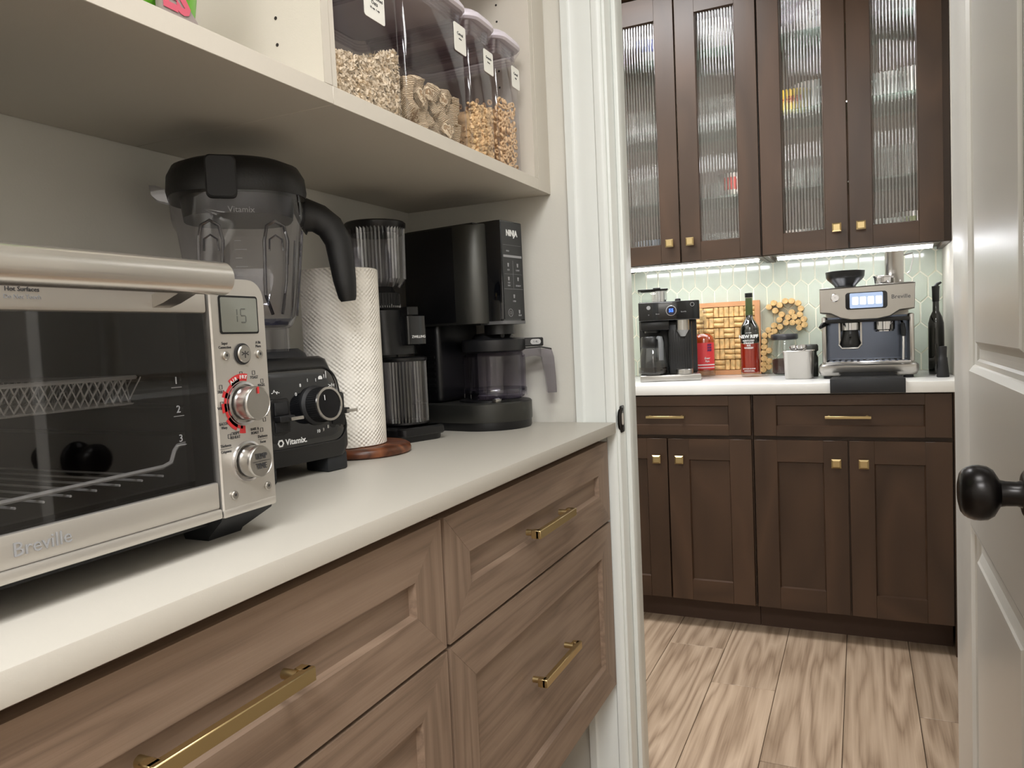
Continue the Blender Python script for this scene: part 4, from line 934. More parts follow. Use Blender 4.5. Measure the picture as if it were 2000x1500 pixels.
for i in range(3800):
    u = random.random(); zt = 1.525 + .052 * u ** 1.6 + .004 * math.sin(9 * u); front = random.random() < .8
    y = ya + u * (yb - ya); z = random.uniform(SZ + .005, zt); x = xf - random.uniform(.001, .007)
    if not front: x = xf - random.uniform(0, .2); y = random.choice((ya + random.uniform(0, .003), yb - random.uniform(0, .003))) if random.random() < .6 else y; z = z if y < ya + .01 or y > yb - .01 else zt + random.uniform(-.002, .003)
    flake_bm(m, Matrix.Translation((x, y, z)) @ (Matrix.Rotation(PI / 2, 4, 'Y') @ Matrix.Rotation(random.uniform(0, 6.3), 4, 'Z') @ Matrix.Rotation(random.gauss(0, .6), 4, 'X') if random.random() < .6 else rnd_rot()), random.uniform(.0028, .0044), .0007)
m.build('rolled_oats', OAT, None, kind='stuff', label='pale rolled oats filling the leftmost clear container', category='oats')
ya, yb = 1.309, 1.391; random.seed(12)
m = MB(); m.box(xf - .222, xf - .008, ya + .002, yb - .002, SZ + .004, 1.552)
for i in range(900):
    u = random.random(); y = ya + u * (yb - ya); zt = 1.563 + .008 * u + .004 * math.sin(14 * u); z = random.uniform(SZ + .006, zt); x = xf - random.uniform(.001, .009); s_ = random.uniform(.0025, .0048)
    if random.random() < .12: x = xf - random.uniform(0, .2); y = ya + random.uniform(.0, .004)
    t = bmesh.new(); bmesh.ops.create_icosphere(t, subdivisions=1, radius=s_)
    for v in t.verts: v.co = v.co * random.uniform(.75, 1.25) + Vector((x, y, z))
    m._add(t)
m.build('granola', GRAN, None, kind='stuff', label='golden granola clusters in the second narrow container from right', category='granola')
# ring cereal: each ring its own object
def torus(R, r, n=14, k=7):
    t = bmesh.new(); L = []
    for i in range(n):
        a = 2 * PI * i / n; L.append([t.verts.new(((R + r * math.cos(b)) * math.cos(a), (R + r * math.cos(b)) * math.sin(a), r * 1.15 * math.sin(b))) for b in [2 * PI * q / k for q in range(k)]])
    for i in range(n):
        for q in range(k): t.faces.new((L[i][q], L[(i + 1) % n][q], L[(i + 1) % n][(q + 1) % k], L[i][(q + 1) % k]))
    return t
random.seed(13); ya, yb = 1.4295, 1.519; proto = None; placed = []
LABR = 'small tan ring cereal piece in the rightmost clear container'
tries = 0
while len(placed) < 170 and tries < 9000:
    tries += 1
    x = xf - .0055 - random.choice((0, 0, 0, .010, .012)); y = random.uniform(ya + .006, yb - .006); z = random.uniform(SZ + .009, 1.606 + .006 * (y - ya) / .09)
    if random.random() < .2: x = xf - random.uniform(.01, .12); y = ya + .006
    if any((x - a) ** 2 + (y - b) ** 2 + (z - c) ** 2 < .0108 ** 2 for a, b, c in placed): continue
    placed.append((x, y, z))
    if proto is None:
        q = MB(); q._add(torus(.0042, .0021)); proto = q.build('ring_cereal', RING, None, label=LABR, category='cereal', group='ring cereal pieces in the rightmost container'); o = proto
    else: o = proto.copy(); COL.objects.link(o)
    o.location = (x, y, z); o.rotation_euler = (random.gauss(0, .25), PI / 2 + random.gauss(0, .42), random.gauss(0, .3))
bx(xf - .222, xf - .030, ya + .014, yb - .002, SZ + .004, 1.596).build('ring_cereal_heap', RING, None, kind='stuff', label='heap of ring cereal behind the front rings in rightmost container', category='cereal')
# shredded wheat biscuits
random.seed(14); ya, yb = 1.0775, 1.279; placed = []; wp = []
def biscuit(seed):
    random.seed(seed); t = bmesh.new(); bmesh.ops.create_cube(t, size=1); bmesh.ops.subdivide_edges(t, edges=t.edges[:], cuts=5, use_grid_fill=True)
    for v in t.verts:
        c = v.co * 2; l = c.length; p = c.normalized() * 1.25; c = c.lerp(p, .32)
        crease = 1 - .22 * math.exp(-(c.x * 3) ** 2)
        v.co = Vector((c.x * .0185 + random.gauss(0, .0003), c.y * .0135 + .0009 * math.sin(c.x * 7 + seed), c.z * .0105 * crease + .0008 * math.sin(c.y * 6 + c.x * 3 + seed)))
    q = MB(); q._add(t); return q
for s_ in range(4): wp.append(biscuit(20 + s_).build('wheat_biscuit', WHEAT, None, label='woven shredded wheat biscuit in the second clear container', category='cereal', group='shredded wheat biscuits in the tall container'))
random.seed(5); tries = 0
while len(placed) < 74 and tries < 20000:
    tries += 1
    x = xf - .019 - random.choice((0, 0, .022, .05)); y = random.uniform(ya + .019, yb - .019); z = random.uniform(SZ + .020, 1.548)
    if any((x - a) ** 2 + (y - b) ** 2 + (z - c) ** 2 < .0195 ** 2 for a, b, c in placed): continue
    placed.append((x, y, z)); k = len(placed) - 1
    o = wp[k] if k < 4 else wp[k % 4].copy()
    if k >= 4: COL.objects.link(o)
    o.location = (x, y, z); o.rotation_euler = (random.uniform(0, 6), random.gauss(PI / 2, .7), random.uniform(0, 6)); o.scale = [random.uniform(.85, 1.1)] * 3
# ============================================================ kitchen counter objects
KT = .9145
# ------------------------------------------------------------ espresso machine (faces -Y)
es = thing('espresso_machine', 'polished steel espresso machine with touch screen on the quartz counter', 'espresso machine', (.0235, 2.955, KT))
m = MB()
Q = [(-.156, .012), (-.162, .030), (-.158, .052), (.158, .052), (.162, .030), (.156, .012)]
m.loft([[(-.150, y0 + .004, .008), (.150, y0 + .004, .008), (.150, .30, .008), (-.150, .30, .008)] if 0 else sq(z, -w_, w_, y0, .31, .02) for z, w_, y0 in ((.008, .148, .014), (.012, .156, .006), (.030, .163, -.004), (.046, .161, -.004), (.054, .153, .006))])
tr = m.build('drip_tray', STEEL, es)
m = MB(); m.prism([(-.095, .0085), (.095, .0085), (.080, .0215), (-.080, .0215)], 'y', -.0075, .004); m.build('tray_recess', BLACK, tr)
m = MB(); m.box(-.138, .138, .008, .16, .054, .060, bev=.002)
for k in range(13): m.box(-.128 + k * .0205, -.116 + k * .0205, .018, .15, .060, .0612)
m.build('tray_grid', CHROME, tr)
m = MB(); m.box(-.140, .140, .165, .31, .05, .25, bev=.004); m.box(-.149, -.134, .03, .31, .054, .225, bev=.006); m.box(.134, .150, .03, .31, .054, .225, bev=.006); m.build('body', STEEL, es)
m = MB(); m.box(-.134, .134, .158, .166, .062, .222); m.build('back_plate', mat('dark_mirror_steel', (104, 112, 128), .12, 1), es)
m = MB()   # head with a wavy lower edge
low = [(-.153, .238), (-.118, .234), (-.085, .216), (-.05, .208), (.035, .208), (.075, .216), (.105, .236), (.150, .240)]
top = [(.150, .325), (-.150, .322)]
P1 = low + [(.153, .330), (-.153, .325)]
def hy(z): return -.008 - (z - .21) * .03
m.loft([[(p[0], .31, p[1]) for p in P1], [(p[0], .0 + hy(p[1]) + .006, p[1]) for p in P1], [(p[0] * .985, hy(p[1]), p[1] + (.004 if p[1] < .3 else -.004)) for p in P1]])
hd = m.build('head', STEEL, es)
m = MB(); m.box(-.135, .135, .02, .165, .200, .214, bev=.003); m.build('head_underside', BLACK, es)
def ex(u, z): return hy(z) - .0006
m = MB(); m.prism(rrect(-.068, .066, .246, .306, .010), 'y', -.0125, .012, .001); m.build('screen_bezel', BLACK, hd)
m = MB(); m.prism(rrect(-.054, .052, .250, .303, .004), 'y', -.0134, -.0124); m.build('touch_screen', mat('lit_touch_screen', (150, 165, 190), .15, emit=(150, 175, 215), es=.45), hd)
m = MB()
for k in range(4): m.prism(rrect(-.046 + k * .025, -.026 + k * .025, .262, .290, .004), 'y', -.0138, -.0133)
m.build('screen_icons', mat('screen_white', (230, 236, 245), .3, emit=(235, 240, 250), es=.8), hd)
m = MB(); m.lathe([(.0145, -.006), (.0145, -.0145), (.0125, -.0158), (.0120, -.0145), (.0001, -.0145)], (-.102, 0, .291), 28, 'y'); m.build('power_button', CHROME, hd)
m = MB(); letter(m, 'Breville', .020, .108, -.0112, .283, .0002); letter(m, 'O', .006, -.102, -.0150, .291); m.build('lettering', mat('etched_grey', (88, 88, 90), .4, .3), hd)
m = MB(); m.cyl((-.055, .085, .170), .034, .032, 'z', 36, bev=.003); m.build('grinder_outlet', CHROME, es)
m = MB(); m.lathe([(.026, .170), (.028, .155), (.036, .125), (.034, .112)], (-.055, .06, 0), 28); m.box(-.060, -.050, -.01, .06, .150, .160); m.build('grind_funnel', BLACK, es)
m = MB(); m.tube([(-.092, .03, .122), (-.082, .02, .108), (-.03, .02, .108), (-.018, .03, .122)], .0035, 8); m.box(-.094, -.088, .06, .1, .118, .2); m.box(-.022, -.016, .06, .1, .118, .2); m.build('portafilter_cradle', STEEL, es)
m = MB(); m.cyl((.058, .085, .168), .034, .034, 'z', 36, bev=.003); m.cyl((.058, .085, .164), .030, .006, 'z', 30); m.build('brew_group', CHROME, es)
m = MB(); m.tube([(-.135, .06, .200), (-.145, .02, .196), (-.152, -.01, .188)], [.010, .009, .006], 12); m.build('steam_lever', BLACK, es)
m = MB(); m.tube([(.112, .07, .20), (.114, .045, .19), (.116, .035, .16), (.115, .03, .10), (.114, .028, .062)], .0045, 10); m.build('steam_wand', CHROME, es)
m = MB(); m.tube([(.1145, .042, .188), (.116, .034, .165), (.1158, .033, .145)], [.007, .0085, .007], 12); m.build('wand_grip', RUBBER, es)
for sx in (-1, 1): MB().cyl((sx * .13, .03, 0), .016, .010, 'z', 20).build('foot', RUBBER, es)
m = MB(); m.lathe([(.036, .325), (.036, .336), (.040, .342), (.062, .364), (.066, .372), (.068, .392), (.0665, .393), (.064, .374), (.05, .362)], (-.070, .15, 0), 48, cap=False); m.lathe([(.0665, .388), (.0001, .390)], (-.07, .15, 0), 48, cap=False); m.build('bean_hopper', BLACK, es, label='black bean hopper')
m = MB(); m.box(-.148, .148, .015, .30, .324, .328, bev=.001); m.tube([(.03, .03, .332), (.148, .03, .332), (.148, .29, .332), (.03, .29, .332)], .002, 6, closed=True); m.build('cup_rail', CHROME, es)
# on top of the machine
t = thing('steel_tumbler', 'tall steel milk jug standing on the espresso machine', 'tumbler', (.118, 3.10, KT + .3305))
m = MB(); m.lathe([(.030, 0), (.031, .002), (.031, .118), (.032, .120)], seg=40); m.build('cup', STEEL, t)
m = MB(); m.tube([(.031, 0, .105), (.060, 0, .110), (.062, 0, .095), (.050, 0, .045), (.0405, 0, .038)], .0022, 8); m.build('handle', CHROME, t)
t = thing('portafilter', 'steel portafilter basket standing on the espresso machine beside the tumbler', 'portafilter', (.078, 3.045, KT + .3345))
m = MB(); m.lathe([(.022, 0), (.027, .003), (.029, .022), (.031, .024), (.031, .028), (.028, .029)], seg=36)
for k in range(3): a = k * 2.1; m.box(.031 * math.cos(a) - .004, .031 * math.cos(a) + .004, .031 * math.sin(a) - .004, .031 * math.sin(a) + .004, .020, .026)
m.build('basket', CHROME, t)
# black slide-out tray in front of the machine
t = thing('sliding_tray', 'black sliding tray under the espresso machine, over the counter edge', 'tray', (.020, 2.95, .9143))
bx(-.1145, .1135, -.183, .0, -.034, .0135 - .001, bev=.002).build('front_lip', mat('tray_black', (24, 26, 30), .5), t) if 0 else None
m = MB(); m.box(-.1145, .1135, -.190, -.1795, -.036, .0125, bev=.0015); m.build('front_lip', mat('tray_black', (24, 26, 30), .5), t)
m = MB(); m.box(-.1145, .1135, -.181, -.008, .0006, .0085, bev=.001); m.build('tray_top', BLACKM, t)

# ------------------------------------------------------------ black coffee maker with glass carafe
cm = thing('coffee_maker', 'black drip coffee maker with blue display at left of the kitchen counter', 'coffee maker', (-.690, 3.005, KT), .26)
m = MB(); m.box(-.122, .118, -.012, .20, 0, .026, bev=.004, seg=3); m.build('base', STEEL, cm)
m = MB(); m.box(-.120, .115, .13, .20, .026, .25, bev=.005); m.box(-.005, .09, .035, .135, .026, .24, bev=.006)
for k in range(9): m.box(.004 + k * .0095, .0075 + k * .0095, .033, .036, .036, .205)
m.build('tower', BLACK, cm)
m = MB(); m.box(-.120, .118, -.020, .20, .243, .318, bev=.004, seg=3); m.build('head', GLOSS, cm)
hdm = bpy.data.objects[[o.name for o in cm.children if o.name.startswith('head')][0]]
m = MB(); m.box(-.115, .0, .0, .13, .205, .244, bev=.006); m.cyl((-.068, .045, .196), .030, .012, 'z', 24); m.build('brew_basket', BLACK, cm)
m = MB(); m.cyl((.052, .015, .203), .026, .040, 'z', 32); m.build('single_serve_cup', STEEL, cm)
m = MB(); m.lathe([(.0001, .176), (.010, .178), (.018, .192), (.024, .203)], (.052, .015, 0), 24); m.build('outlet_dome', mat('frosted_plastic', (150, 150, 150), .4), cm)
m = MB(); m.lathe([(.0205, -.0202), (.0205, -.022), (.018, -.0225), (.0178, -.0212)], (.008, 0, .281), 40, 'y', cap=False); m.build('display_ring', CHROME, hdm)
m = MB(); m.cyl((.008, -.0212, .281), .0178, .001, 'y', 32); m.build('display', mat('dark_blue_screen', (12, 16, 44), .1), hdm)
m = MB(); letter(m, '55', .018, .008, -.0218, .281, .0006); m.build('display_digits', DISP, hdm)
m = MB(); m.lathe([(.008, -.0202), (.008, -.0212), (.0001, -.0212)], (-.080, 0, .296), 20, 'y'); m.lathe([(.008, -.0202), (.008, -.0212), (.0065, -.0212), (.0065, -.0202)], (.090, 0, .302), 24, 'y', cap=False); letter(m, 'Brew', .007, -.045, -.0206, .270); letter(m, 'Breville', .007, .056, -.0206, .275); letter(m, 'o', .009, -.080, -.0206, .268); m.build('lettering', GREYP, hdm)
m = MB(); m.box(-.118, -.005, .02, .17, .319, .366, bev=.01); m.build('water_tank', T_GLASS, cm)
m = MB(); m.cyl((-.035, .075, .319), .030, .052, 'z', 32); m.build('steel_filter', CHROME, cm)
m = MB(); m.box(-.120, .0, .015, .175, .366, .372, bev=.002); m.box(-.06, -.03, .01, .03, .368, .376, bev=.002); m.box(.028, .05, .05, .09, .317, .331, bev=.004); m.build('tank_lid', BLACK, cm)
m = MB(); m.cyl((.054, .018, .026), .034, .020, 'z', 36, bev=.002); m.build('drip_cup', STEEL, cm)
t = thing('glass_carafe', 'glass carafe with black collar on the drip coffee maker', 'carafe', (-.765, 3.005 + .015, KT + .027), .26)
MB().lathe([(.050, 0), (.058, .004), (.060, .015), (.050, .085), (.043, .115)], seg=44, cap=False).build('glass', T_GLASS, t)
MB().lathe([(.0445, .108), (.047, .112), (.046, .148), (.042, .154), (.0001, .155)], seg=40).build('collar', BLACK, t)
m = MB(); m.tube([(.022, -.045, .148), (.030, -.068, .146), (.032, -.076, .128), (.032, -.075, .060)], [.008, .010, .011, .009], 12); m.build('handle', SIL, t)
MB().lathe([(.048, .002), (.0575, .006), (.057, .030), (.0001, .0305)], seg=40).build('coffee', mat('dark_coffee', (18, 12, 10), .1), t)

# ------------------------------------------------------------ bottles
t = thing('whiskey_bottle', 'short amber whiskey bottle with pink-red label left of the cork board', 'bottle', (-.609, 3.287, KT)); t.scale = (1.14, 1.14, 1.03)
MB().lathe([(.034, 0), (.039, .003), (.040, .010), (.040, .150), (.036, .168), (.022, .182), (.013, .190), (.012, .235), (.0145, .237), (.0145, .250)], seg=44, cap=False).build('glass', T_BOTTLE, t)
MB().lathe([(.035, .022), (.038, .024), (.038, .150), (.034, .165), (.022, .176), (.0001, .177)], seg=44).build('whiskey', WHISKEY, t)
MB().lathe([(.0001, .2505), (.013, .2505), (.0135, .272), (.012, .276), (.0001, .277)], seg=28).build('stopper', T_GLASS, t)
MB().lathe([(.0118, .232), (.0118, .2495), (.0001, .2496)], seg=20).build('cork', CORK, t)
m = MB(); NL = 30
def wrap(m, r, a0, a1, z0, z1, n=24):
    m.loft([[(rr * math.cos(a), rr * math.sin(a), z) for rr, z in ((r, z0), (r, z1), (r + .0004, z1), (r + .0004, z0))] for a in [math.radians(a0 + (a1 - a0) * i / n) for i in range(n + 1)]])
wrap(m, .0403, 195, 345, .030, .140); lb = m.build('label', mat('coral_label', (214, 62, 66), .45), t)
m = MB(); wrap(m, .0409, 196, 344, .047, .051); wrap(m, .0409, 196, 344, .036, .039); m.build('label_band', WHITE, lb)
m = MB()
for k in range(15):
    a = math.radians(204 + (k % 5) * 6); z = .085 + (k // 5) * .017; 
    m.loft([[(.0411 * math.cos(a + p), .0411 * math.sin(a + p), z + q) for p, q in ((-.06, -.004), (.07, .004), (.05, .012), (-.03, .006))], [(.0414 * math.cos(a + p), .0414 * math.sin(a + p), z + q) for p, q in ((-.06, -.004), (.07, .004), (.05, .012), (-.03, .006))]])
    a = math.radians(318 - (k % 4) * 6); z = .105 + (k // 5) * .011
    m.loft([[(.0411 * math.cos(a + p), .0411 * math.sin(a + p), z + q) for p, q in ((-.05, -.003), (.06, .003), (.04, .01), (-.03, .005))], [(.0414 * math.cos(a + p), .0414 * math.sin(a + p), z + q) for p, q in ((-.05, -.003), (.06, .003), (.04, .01), (-.03, .005))]])
m.build('label_feathers', mat('indigo_ink', (60, 36, 96), .5), lb)
m = MB(); letter(m, 'Father', .013, .012, -.0395, .076, .0003); letter(m, "& Rye", .010, .014, -.0392, .064, .0003); m.build('lettering', WHITE, lb)
t = thing('rye_bottle', 'tall dark-necked rye whiskey bottle in front of the cork board', 'bottle', (-.408, 3.205, KT)); t.scale = (1, 1, 1.11)
MB().lathe([(.033, 0), (.0375, .003), (.038, .012), (.038, .170), (.0365, .182), (.026, .200), (.0165, .212), (.0145, .228), (.0125, .275), (.0135, .277), (.0135, .290), (.012, .292)], seg=44, cap=False).build('glass', T_BOTTLE, t)
MB().lathe([(.034, .014), (.0368, .017), (.0368, .122), (.0001, .123)], seg=44).build('whiskey', WHISKEYR, t)
MB().lathe([(.0369, .123), (.0368, .170), (.035, .181), (.025, .199), (.0155, .211), (.0135, .228), (.0120, .262), (.0001, .263)], seg=44).build('dark_shoulder', DGREEN, t)
MB().lathe([(.0140, .225), (.0146, .226), (.0140, .262), (.0138, .288), (.0001, .2885)], seg=32).build('foil', FOIL, t)
MB().lathe([(.0145, .290), (.015, .292), (.015, .306), (.0001, .3065)], seg=28).build('stopper', BLACK, t)
m = MB(); m.mesh(textmesh('NEW RIFF', .0170, .0006), FR(.0, -.0385, .147)); m.mesh(textmesh('sour mash', .0055, .0001), FR(0, -.0385, .161))
for i, s_ in enumerate(('KENTUCKY', 'STRAIGHT', 'RYE', 'WHISKEY')): m.mesh(textmesh(s_, .0085, .0002), FR(0, -.0386, .132 - i * .0088))
for i, s_ in enumerate(('BOTTLED IN BOND', 'WITHOUT CHILL')): m.mesh(textmesh(s_, .0055, .0001), FR(0, -.0386, .030 - i * .008))
m.build('lettering', WHITE, t)
t = thing('wine_preserver', 'tall matte black bottle with pourer at the right end of the kitchen counter', 'bottle', (.252, 3.135, KT))
MB().lathe([(.024, 0), (.0255, .003), (.026, .010), (.026, .165), (.0255, .185), (.020, .208), (.011, .228), (.010, .275)], seg=36, cap=True).build('bottle', DGREEN, t)
m = MB(); m.lathe([(.0105, .262), (.0115, .264), (.0118, .282), (.012, .300), (.013, .318), (.0001, .319)], seg=24); m.tube([(0, 0, .315), (.006, 0, .325), (.018, 0, .331)], [.008, .006, .004], 10); m.build('pourer', BLACK, t)
m = MB(); m.box(.013, .0165, -.004, .004, .265, .325, bev=.001); m.build('pourer_tube', T_GLASS, t)
t = thing('bottle_opener', 'small flared matte black tool standing before the tall black bottle', 'opener', (.2565, 2.955, KT))
MB().lathe([(.0185, 0), (.0195, .002), (.0190, .010), (.0150, .048), (.0138, .066), (.0122, .068), (.0120, .080), (.0128, .100), (.0125, .105), (.0001, .106)], seg=36).build('body', BLACKM, t)

# ------------------------------------------------------------ cork board in a pale wood frame, leaning on the wall
cb = thing('cork_board', 'square wooden framed board filled with wine corks leaning on the tiles', 'cork board', (-.535, 3.378, KT), 0)
BW, BH = .300, .315; x0, x1 = -BW / 2, BW / 2
m = MB(); fwd = .020
m.prism([(x0, 0), (x1, 0), (x1 - fwd, fwd), (x0 + fwd, fwd)], 'y', -.016, .012); m.prism([(x0, BH), (x1, BH), (x1 - fwd, BH - fwd), (x0 + fwd, BH - fwd)], 'y', -.016, .012)
m.prism([(x0, 0), (x0 + fwd, fwd), (x0 + fwd, BH - fwd), (x0, BH)], 'y', -.016, .012); m.prism([(x1, 0), (x1 - fwd, fwd), (x1 - fwd, BH - fwd), (x1, BH)], 'y', -.016, .012)
m.build('frame', PALEW, cb); bx(x0 + fwd, x1 - fwd, .006, .011, fwd, BH - fwd).build('backing', mat('board_backing', (170, 116, 70), .8), cb)
random.seed(21)
CR, CLn = .0108, .0425
ck = MB().cyl((0, 0, -CLn / 2), CR, CLn, 'z', 14, bev=.0015).build('cork', CORK, cb); first = True
cell = .0437; nx, nz = 6, 6
for ix in range(nx):
    for iz in range(nz):
        cx0 = x0 + fwd + (ix + .5) * (BW - 2 * fwd) / nx; cz0 = fwd + (iz + .5) * (BH - 2 * fwd) / nz; hor = (ix + iz) % 2 == 0
        if random.random() < .12: hor = not hor
        for q in (-1, 1):
            o = ck if first else ck.copy()
            if not first: COL.objects.link(o)
            first = False
            o.location = (cx0 + (0 if hor else q * .0111), -.0055 + random.uniform(-.002, .001), cz0 + (q * .0111 if hor else 0)); o.rotation_euler = (random.uniform(-.05, .05) + (0 if not hor else 0), PI / 2 if hor else 0, random.uniform(-.04, .04)) if hor else (0, random.uniform(-.05, .05), random.uniform(0, 6))
# cork ornament: cork ends standing in an open curved outline
co = thing('cork_ornament', 'curved ornament of wine cork ends beside the framed cork board', 'cork ornament', (0, 3.378, 0))
pts = [(-.328, 1.213), (-.304, 1.203), (-.282, 1.2185), (-.257, 1.217), (-.232, 1.207), (-.2215, 1.184), (-.226, 1.159), (-.347, 1.197), (-.322, 1.180), (-.297, 1.163), (-.272, 1.150), (-.257, 1.170), (-.247, 1.150), (-.280, 1.1275), (-.255, 1.127), (-.306, 1.141), (-.232, 1.128), (-.2105, 1.139), (-.2085, 1.115), (-.229, 1.104), (-.328, 1.1185), (-.3045, 1.111), (-.351, 1.100), (-.327, 1.095), (-.367, 1.078), (-.342, 1.077), (-.369, 1.053), (-.371, 1.029), (-.352, 1.013), (-.373, 1.004), (-.372, .980), (-.352, .968), (-.374, .956), (-.3535, .944), (-.376, .932), (-.3545, .9265)]
m0 = MB(); m0.cyl((0, -.020, 0), .0122, .040, 'y', 18, bev=.001)
for r_ in (.004, .008): m0.lathe([(r_, -.0201), (r_, -.0205), (r_ - .0007, -.0205), (r_ - .0007, -.0201)], seg=14, axis='y', cap=False)
c0 = m0.build('cork', CORK, co); pp = []
for i, p in enumerate(pts):
    if any((p[0] - a) ** 2 + (p[1] - b) ** 2 < .0218 ** 2 for a, b in pp): continue
    o = c0 if not pp else c0.copy()
    if pp: COL.objects.link(o)
    pp.append(p); o.location = (p[0], random.uniform(-.003, .003), p[1]); o.rotation_euler = (0, random.uniform(0, 6), 0)
# jar of coffee, steel canister, small black grinder
t = thing('coffee_jar', 'round glass jar with dark lid, part filled with ground coffee', 'jar', (-.281, 3.275, KT))
MB().lathe([(.044, .001), (.050, .006), (.051, .020), (.051, .120), (.046, .140), (.044, .146)], seg=44, cap=False).build('glass', T_GLASS, t)
MB().lathe([(.040, .004), (.048, .010), (.048, .062), (.040, .066), (.0001, .067)], seg=40).build('coffee', COFFEE, t)
MB().lathe([(.046, .143), (.052, .146), (.053, .152), (.053, .162), (.050, .167), (.0001, .168)], seg=44).build('lid', mat('grey_jar_lid', (70, 70, 74), .35, .5), t)
t = thing('steel_canister', 'open square steel canister holding measuring scoops in front of the jar', 'canister', (-.2095, 3.020, KT))
m = MB(); m.loft([sq(0, -.046, .046, -.040, .040, .018), sq(.003, -.048, .048, -.042, .042, .019), sq(.100, -.053, .053, -.044, .044, .020), sq(.104, -.056, .056, -.047, .047, .022), sq(.1055, -.055, .055, -.046, .046, .022), sq(.103, -.050, .050, -.041, .041, .018), sq(.012, -.044, .044, -.038, .038, .016)]); m.build('body', STEEL, t)
for k, (x_, y_, r_) in enumerate(((-.014, -.028, .016), (.012, -.034, .0195))):
    s_ = thing('measuring_scoop', ('smaller left steel scoop resting in the square canister', 'larger right steel scoop resting in the square canister')[k], 'scoop', (-.2095 + x_, 3.020 + y_ , KT + .118), 0, rot=(-.5, 0, .2 * k))
    MB().lathe([(.0001, -r_ * .75), (r_ * .8, -r_ * .55), (r_, 0), (r_ * 1.04, .001), (r_ * .92, .0), (r_ * .7, -r_ * .45), (.0001, -r_ * .6)], seg=28, cap=False).build('bowl', CHROME, s_)
    m = MB(); m.box(-.004, .004, r_ * .9, r_ + .055, -.001, .001, bev=.0005); m.build('handle', CHROME, s_)
t = thing('pepper_mill', 'small dark mill standing behind the square steel canister', 'mill', (-.1715, 3.12, KT))
MB().lathe([(.024, 0), (.025, .003), (.025, .075), (.020, .085), (.020, .095), (.026, .100), (.026, .118), (.022, .124), (.0001, .125)], seg=32).build('body', mat('dark_olive_plastic', (44, 46, 40), .45), t)

# ------------------------------------------------------------ contents of the upper cabinets
def mug(label, cat, loc, r=.040, h=.085, material=CERAM, hx=1, group=None, print_=None, handle=True):
    t = thing(cat, label, cat.replace('_', ' '), loc, 0, group)
    MB().lathe([(r * .8, 0), (r * .96, .004), (r, .014), (r, h), (r - .003, h + .001), (r - .004, h - .002), (r - .004, .008), (.0001, .007)], seg=28).build('cup', material, t)
    if handle: MB().tube([(hx * (r - .002), 0, h * .82), (hx * (r + .018), 0, h * .80), (hx * (r + .025), 0, h * .55), (hx * (r + .016), 0, h * .28), (hx * (r - .002), 0, h * .22)], .0045, 8).build('handle', material, t)
    if print_:
        m = MB(); 
        if print_[0] == '@': m.prism(rrect(-r * .55, r * .55, h * .25, h * .8, .004), 'y', -r - .0008, -r * .80)
        else: m.mesh(textmesh(print_[0], print_[2], .0008), FR(0, -r - .0006, h * .5))
        m.build('printed_mark', print_[1], t)
    return t
F0, F1, F2, F3 = 1.4126, SHZ[0] + .0006, SHZ[1] + .0006, SHZ[2] + .0006
mug('large white mug with black letters on the top glass shelf', 'mug', (-.115, 3.16, F3), .050, .105, CERAM, -1, print_=('ESS', INK, .030))
mug('white mug on top shelf behind the lettered mug', 'mug', (-.20, 3.28, F3), .036, .08, CERAM, -1)
mug('white mug with dark lettering at right of the top glass shelf', 'mug', (.175, 3.15, F3), .044, .09, CERAM, -1, print_=('HUS', INK, .022))
mug('clear glass mug at left of the right door top shelf', 'glass_mug', (.066, 3.16, F3), .038, .095, T_GLASS, -1)
mug('yellow mug with red letters on the second highest shelf', 'mug', (-.222, 3.15, F2), .034, .080, YEL, -1, print_=('HB', RED, .034), handle=False)
mug('tall white mug beside the yellow mug', 'mug', (-.142, 3.16, F2), .043, .100, CERAM, 1)
mug('broad white mug at left behind the right door', 'mug', (.083, 3.16, F2), .043, .085, CERAM, -1)
mug('broad white mug at far right of the second highest shelf', 'mug', (.184, 3.16, F2), .043, .090, CERAM, -1)
mug('white sugar bowl mug on the cabinet floor behind third door', 'mug', (-.195, 3.17, F0), .046, .070, CERAM, 1)
mug('white mug at left on the cabinet floor behind right door', 'mug', (.076, 3.21, F0 ), .040, .085, CERAM, -1)
mug('white and brown patterned cup in front on the cabinet floor', 'mug', (.108, 3.112, F0), .034, .034, CERAM, 1, print_=('@', mat('rust_print', (170, 110, 86), .4), 0), handle=False)
mug('white mug with green pattern at the right on cabinet floor', 'mug', (.182, 3.14, F0), .034, .095, CERAM, -1, print_=('@', mat('sage_print', (150, 160, 110), .4), 0))
mug('small white and red mug on the middle shelf of left cabinet', 'mug', (-.440, 3.15, F1), .033, .088, CERAM, 1, print_=('@', RED, 0))
def tumblers(xs, y, z, r, h, group, label, flare=1.1):
    p = None
    pos = ('left', 'right') if len(xs) == 2 else ('left', 'middle', 'right')
    for i, x_ in enumerate(xs):
        if p is None:
            p = thing('drinking_glass', pos[0] + ' ' + label, 'glass', (x_, y, z), 0, group); MB().lathe([(r * .85, 0), (r * .9, .001), (r * flare, h), (r * flare - .0015, h), (r * .86, .006), (.0001, .006)], seg=24, cap=False).build('glass', T_GLASS, p)
        else: c = copy_tree(p); c.location = (x_, y, z); c['label'] = pos[i] + ' ' + label
tumblers((-.235, -.175, -.118), 3.15, F1, .026, .075, 'short glasses behind the third door', 'short clear tumbler on the middle shelf behind third glass door')
tumblers((-.225, -.150), 3.26, F1, .030, .14, 'tall glasses behind the third door', 'tall clear tumbler at back of the middle shelf, third door')
tumblers((.075, .140, .20), 3.17, F1, .028, .12, 'tall glasses behind the right door', 'tall clear tumbler on the middle shelf behind right glass door')
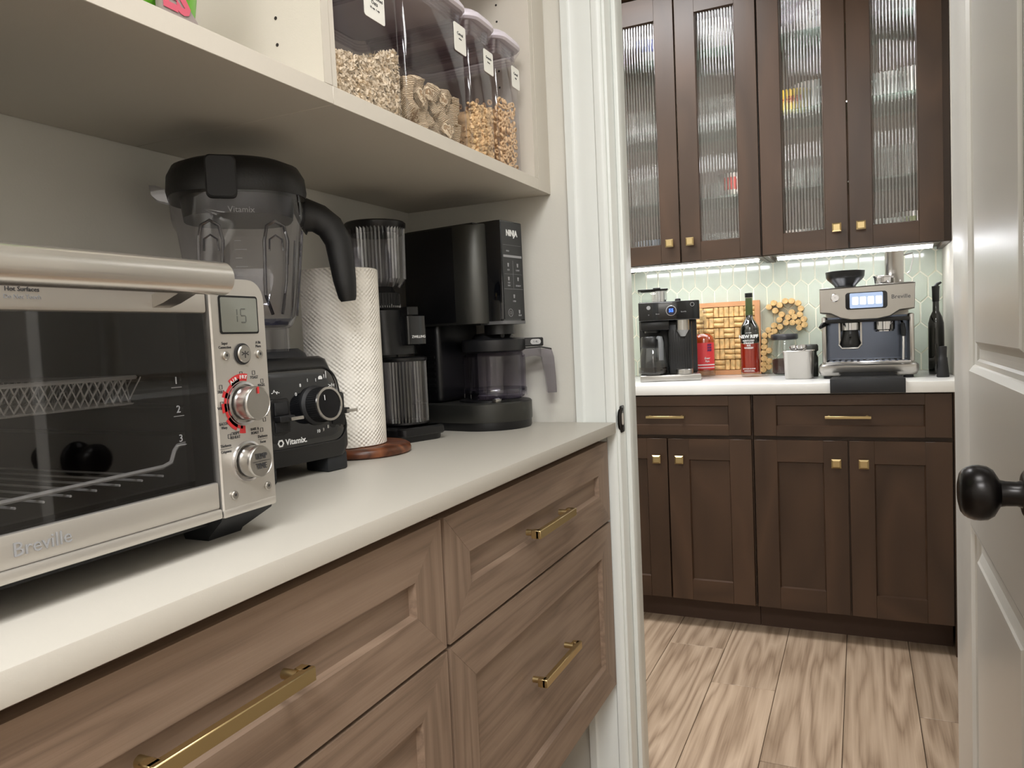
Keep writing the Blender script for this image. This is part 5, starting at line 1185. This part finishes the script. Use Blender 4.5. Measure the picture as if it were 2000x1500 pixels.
tumblers((-.540, -.480), 3.16, F1, .028, .06, 'short glasses behind the second door', 'short clear tumbler on the middle shelf behind second glass door')
tumblers((-.535, -.475, -.430), 3.17, F0, .026, .09, 'glasses on the floor of the left cabinet', 'clear tumbler on the cabinet floor behind second glass door')
tumblers((-.55, -.49, -.43), 3.17, F2, .027, .11, 'glasses on the second shelf of the left cabinet', 'clear tumbler on second highest shelf behind second glass door')
tumblers((-.88, -.82, -.76), 3.17, F2, .027, .10, 'glasses behind the leftmost door, high shelf', 'clear tumbler on the second highest shelf behind leftmost door')
tumblers((-.88, -.81, -.745), 3.17, F1, .028, .13, 'glasses behind the leftmost door, middle shelf', 'tall clear tumbler on the middle shelf behind leftmost door')
t = thing('storage_box', 'white box with blue print high behind the leftmost glass door', 'box', (-.765, 3.17, F3)); bx(-.040, .040, -.03, .06, 0, .115, bev=.002).build('box', CERAM, t); m = MB(); m.prism(rrect(-.03, .03, .05, .10, .004), 'y', -.0306, -.0299); m.build('printed_mark', BLUE, t)
t = thing('white_pitcher', 'white pitcher high behind the second glass door', 'pitcher', (-.535, 3.18, F3)); MB().lathe([(.034, 0), (.044, .004), (.050, .05), (.040, .10), (.044, .13), (.041, .13), (.036, .10), (.0001, .09)], seg=32).build('body', CERAM, t); MB().tube([(.040, 0, .115), (.068, 0, .11), (.074, 0, .075), (.048, 0, .04)], .005, 8).build('handle', CERAM, t)
t = thing('storage_tin', 'grey-blue translucent tin on the floor behind leftmost door', 'tin', (-.775, 3.17, F0)); MB().lathe([(.045, 0), (.047, .003), (.047, .085), (.0001, .086)], seg=32).build('body', mat('bluegrey_tin', (120, 132, 150), .3), t)
t = thing('stemware', 'stemmed wine glass standing at back left of the high shelf', 'wine glass', (.13, 3.27, F1), 0); MB().lathe([(.032, 0), (.030, .002), (.004, .006), (.003, .08), (.010, .09), (.032, .12), (.036, .16), (.032, .20), (.031, .20), (.034, .16), (.030, .122), (.0001, .094)], seg=28, cap=False).build('glass', T_GLASS, t)
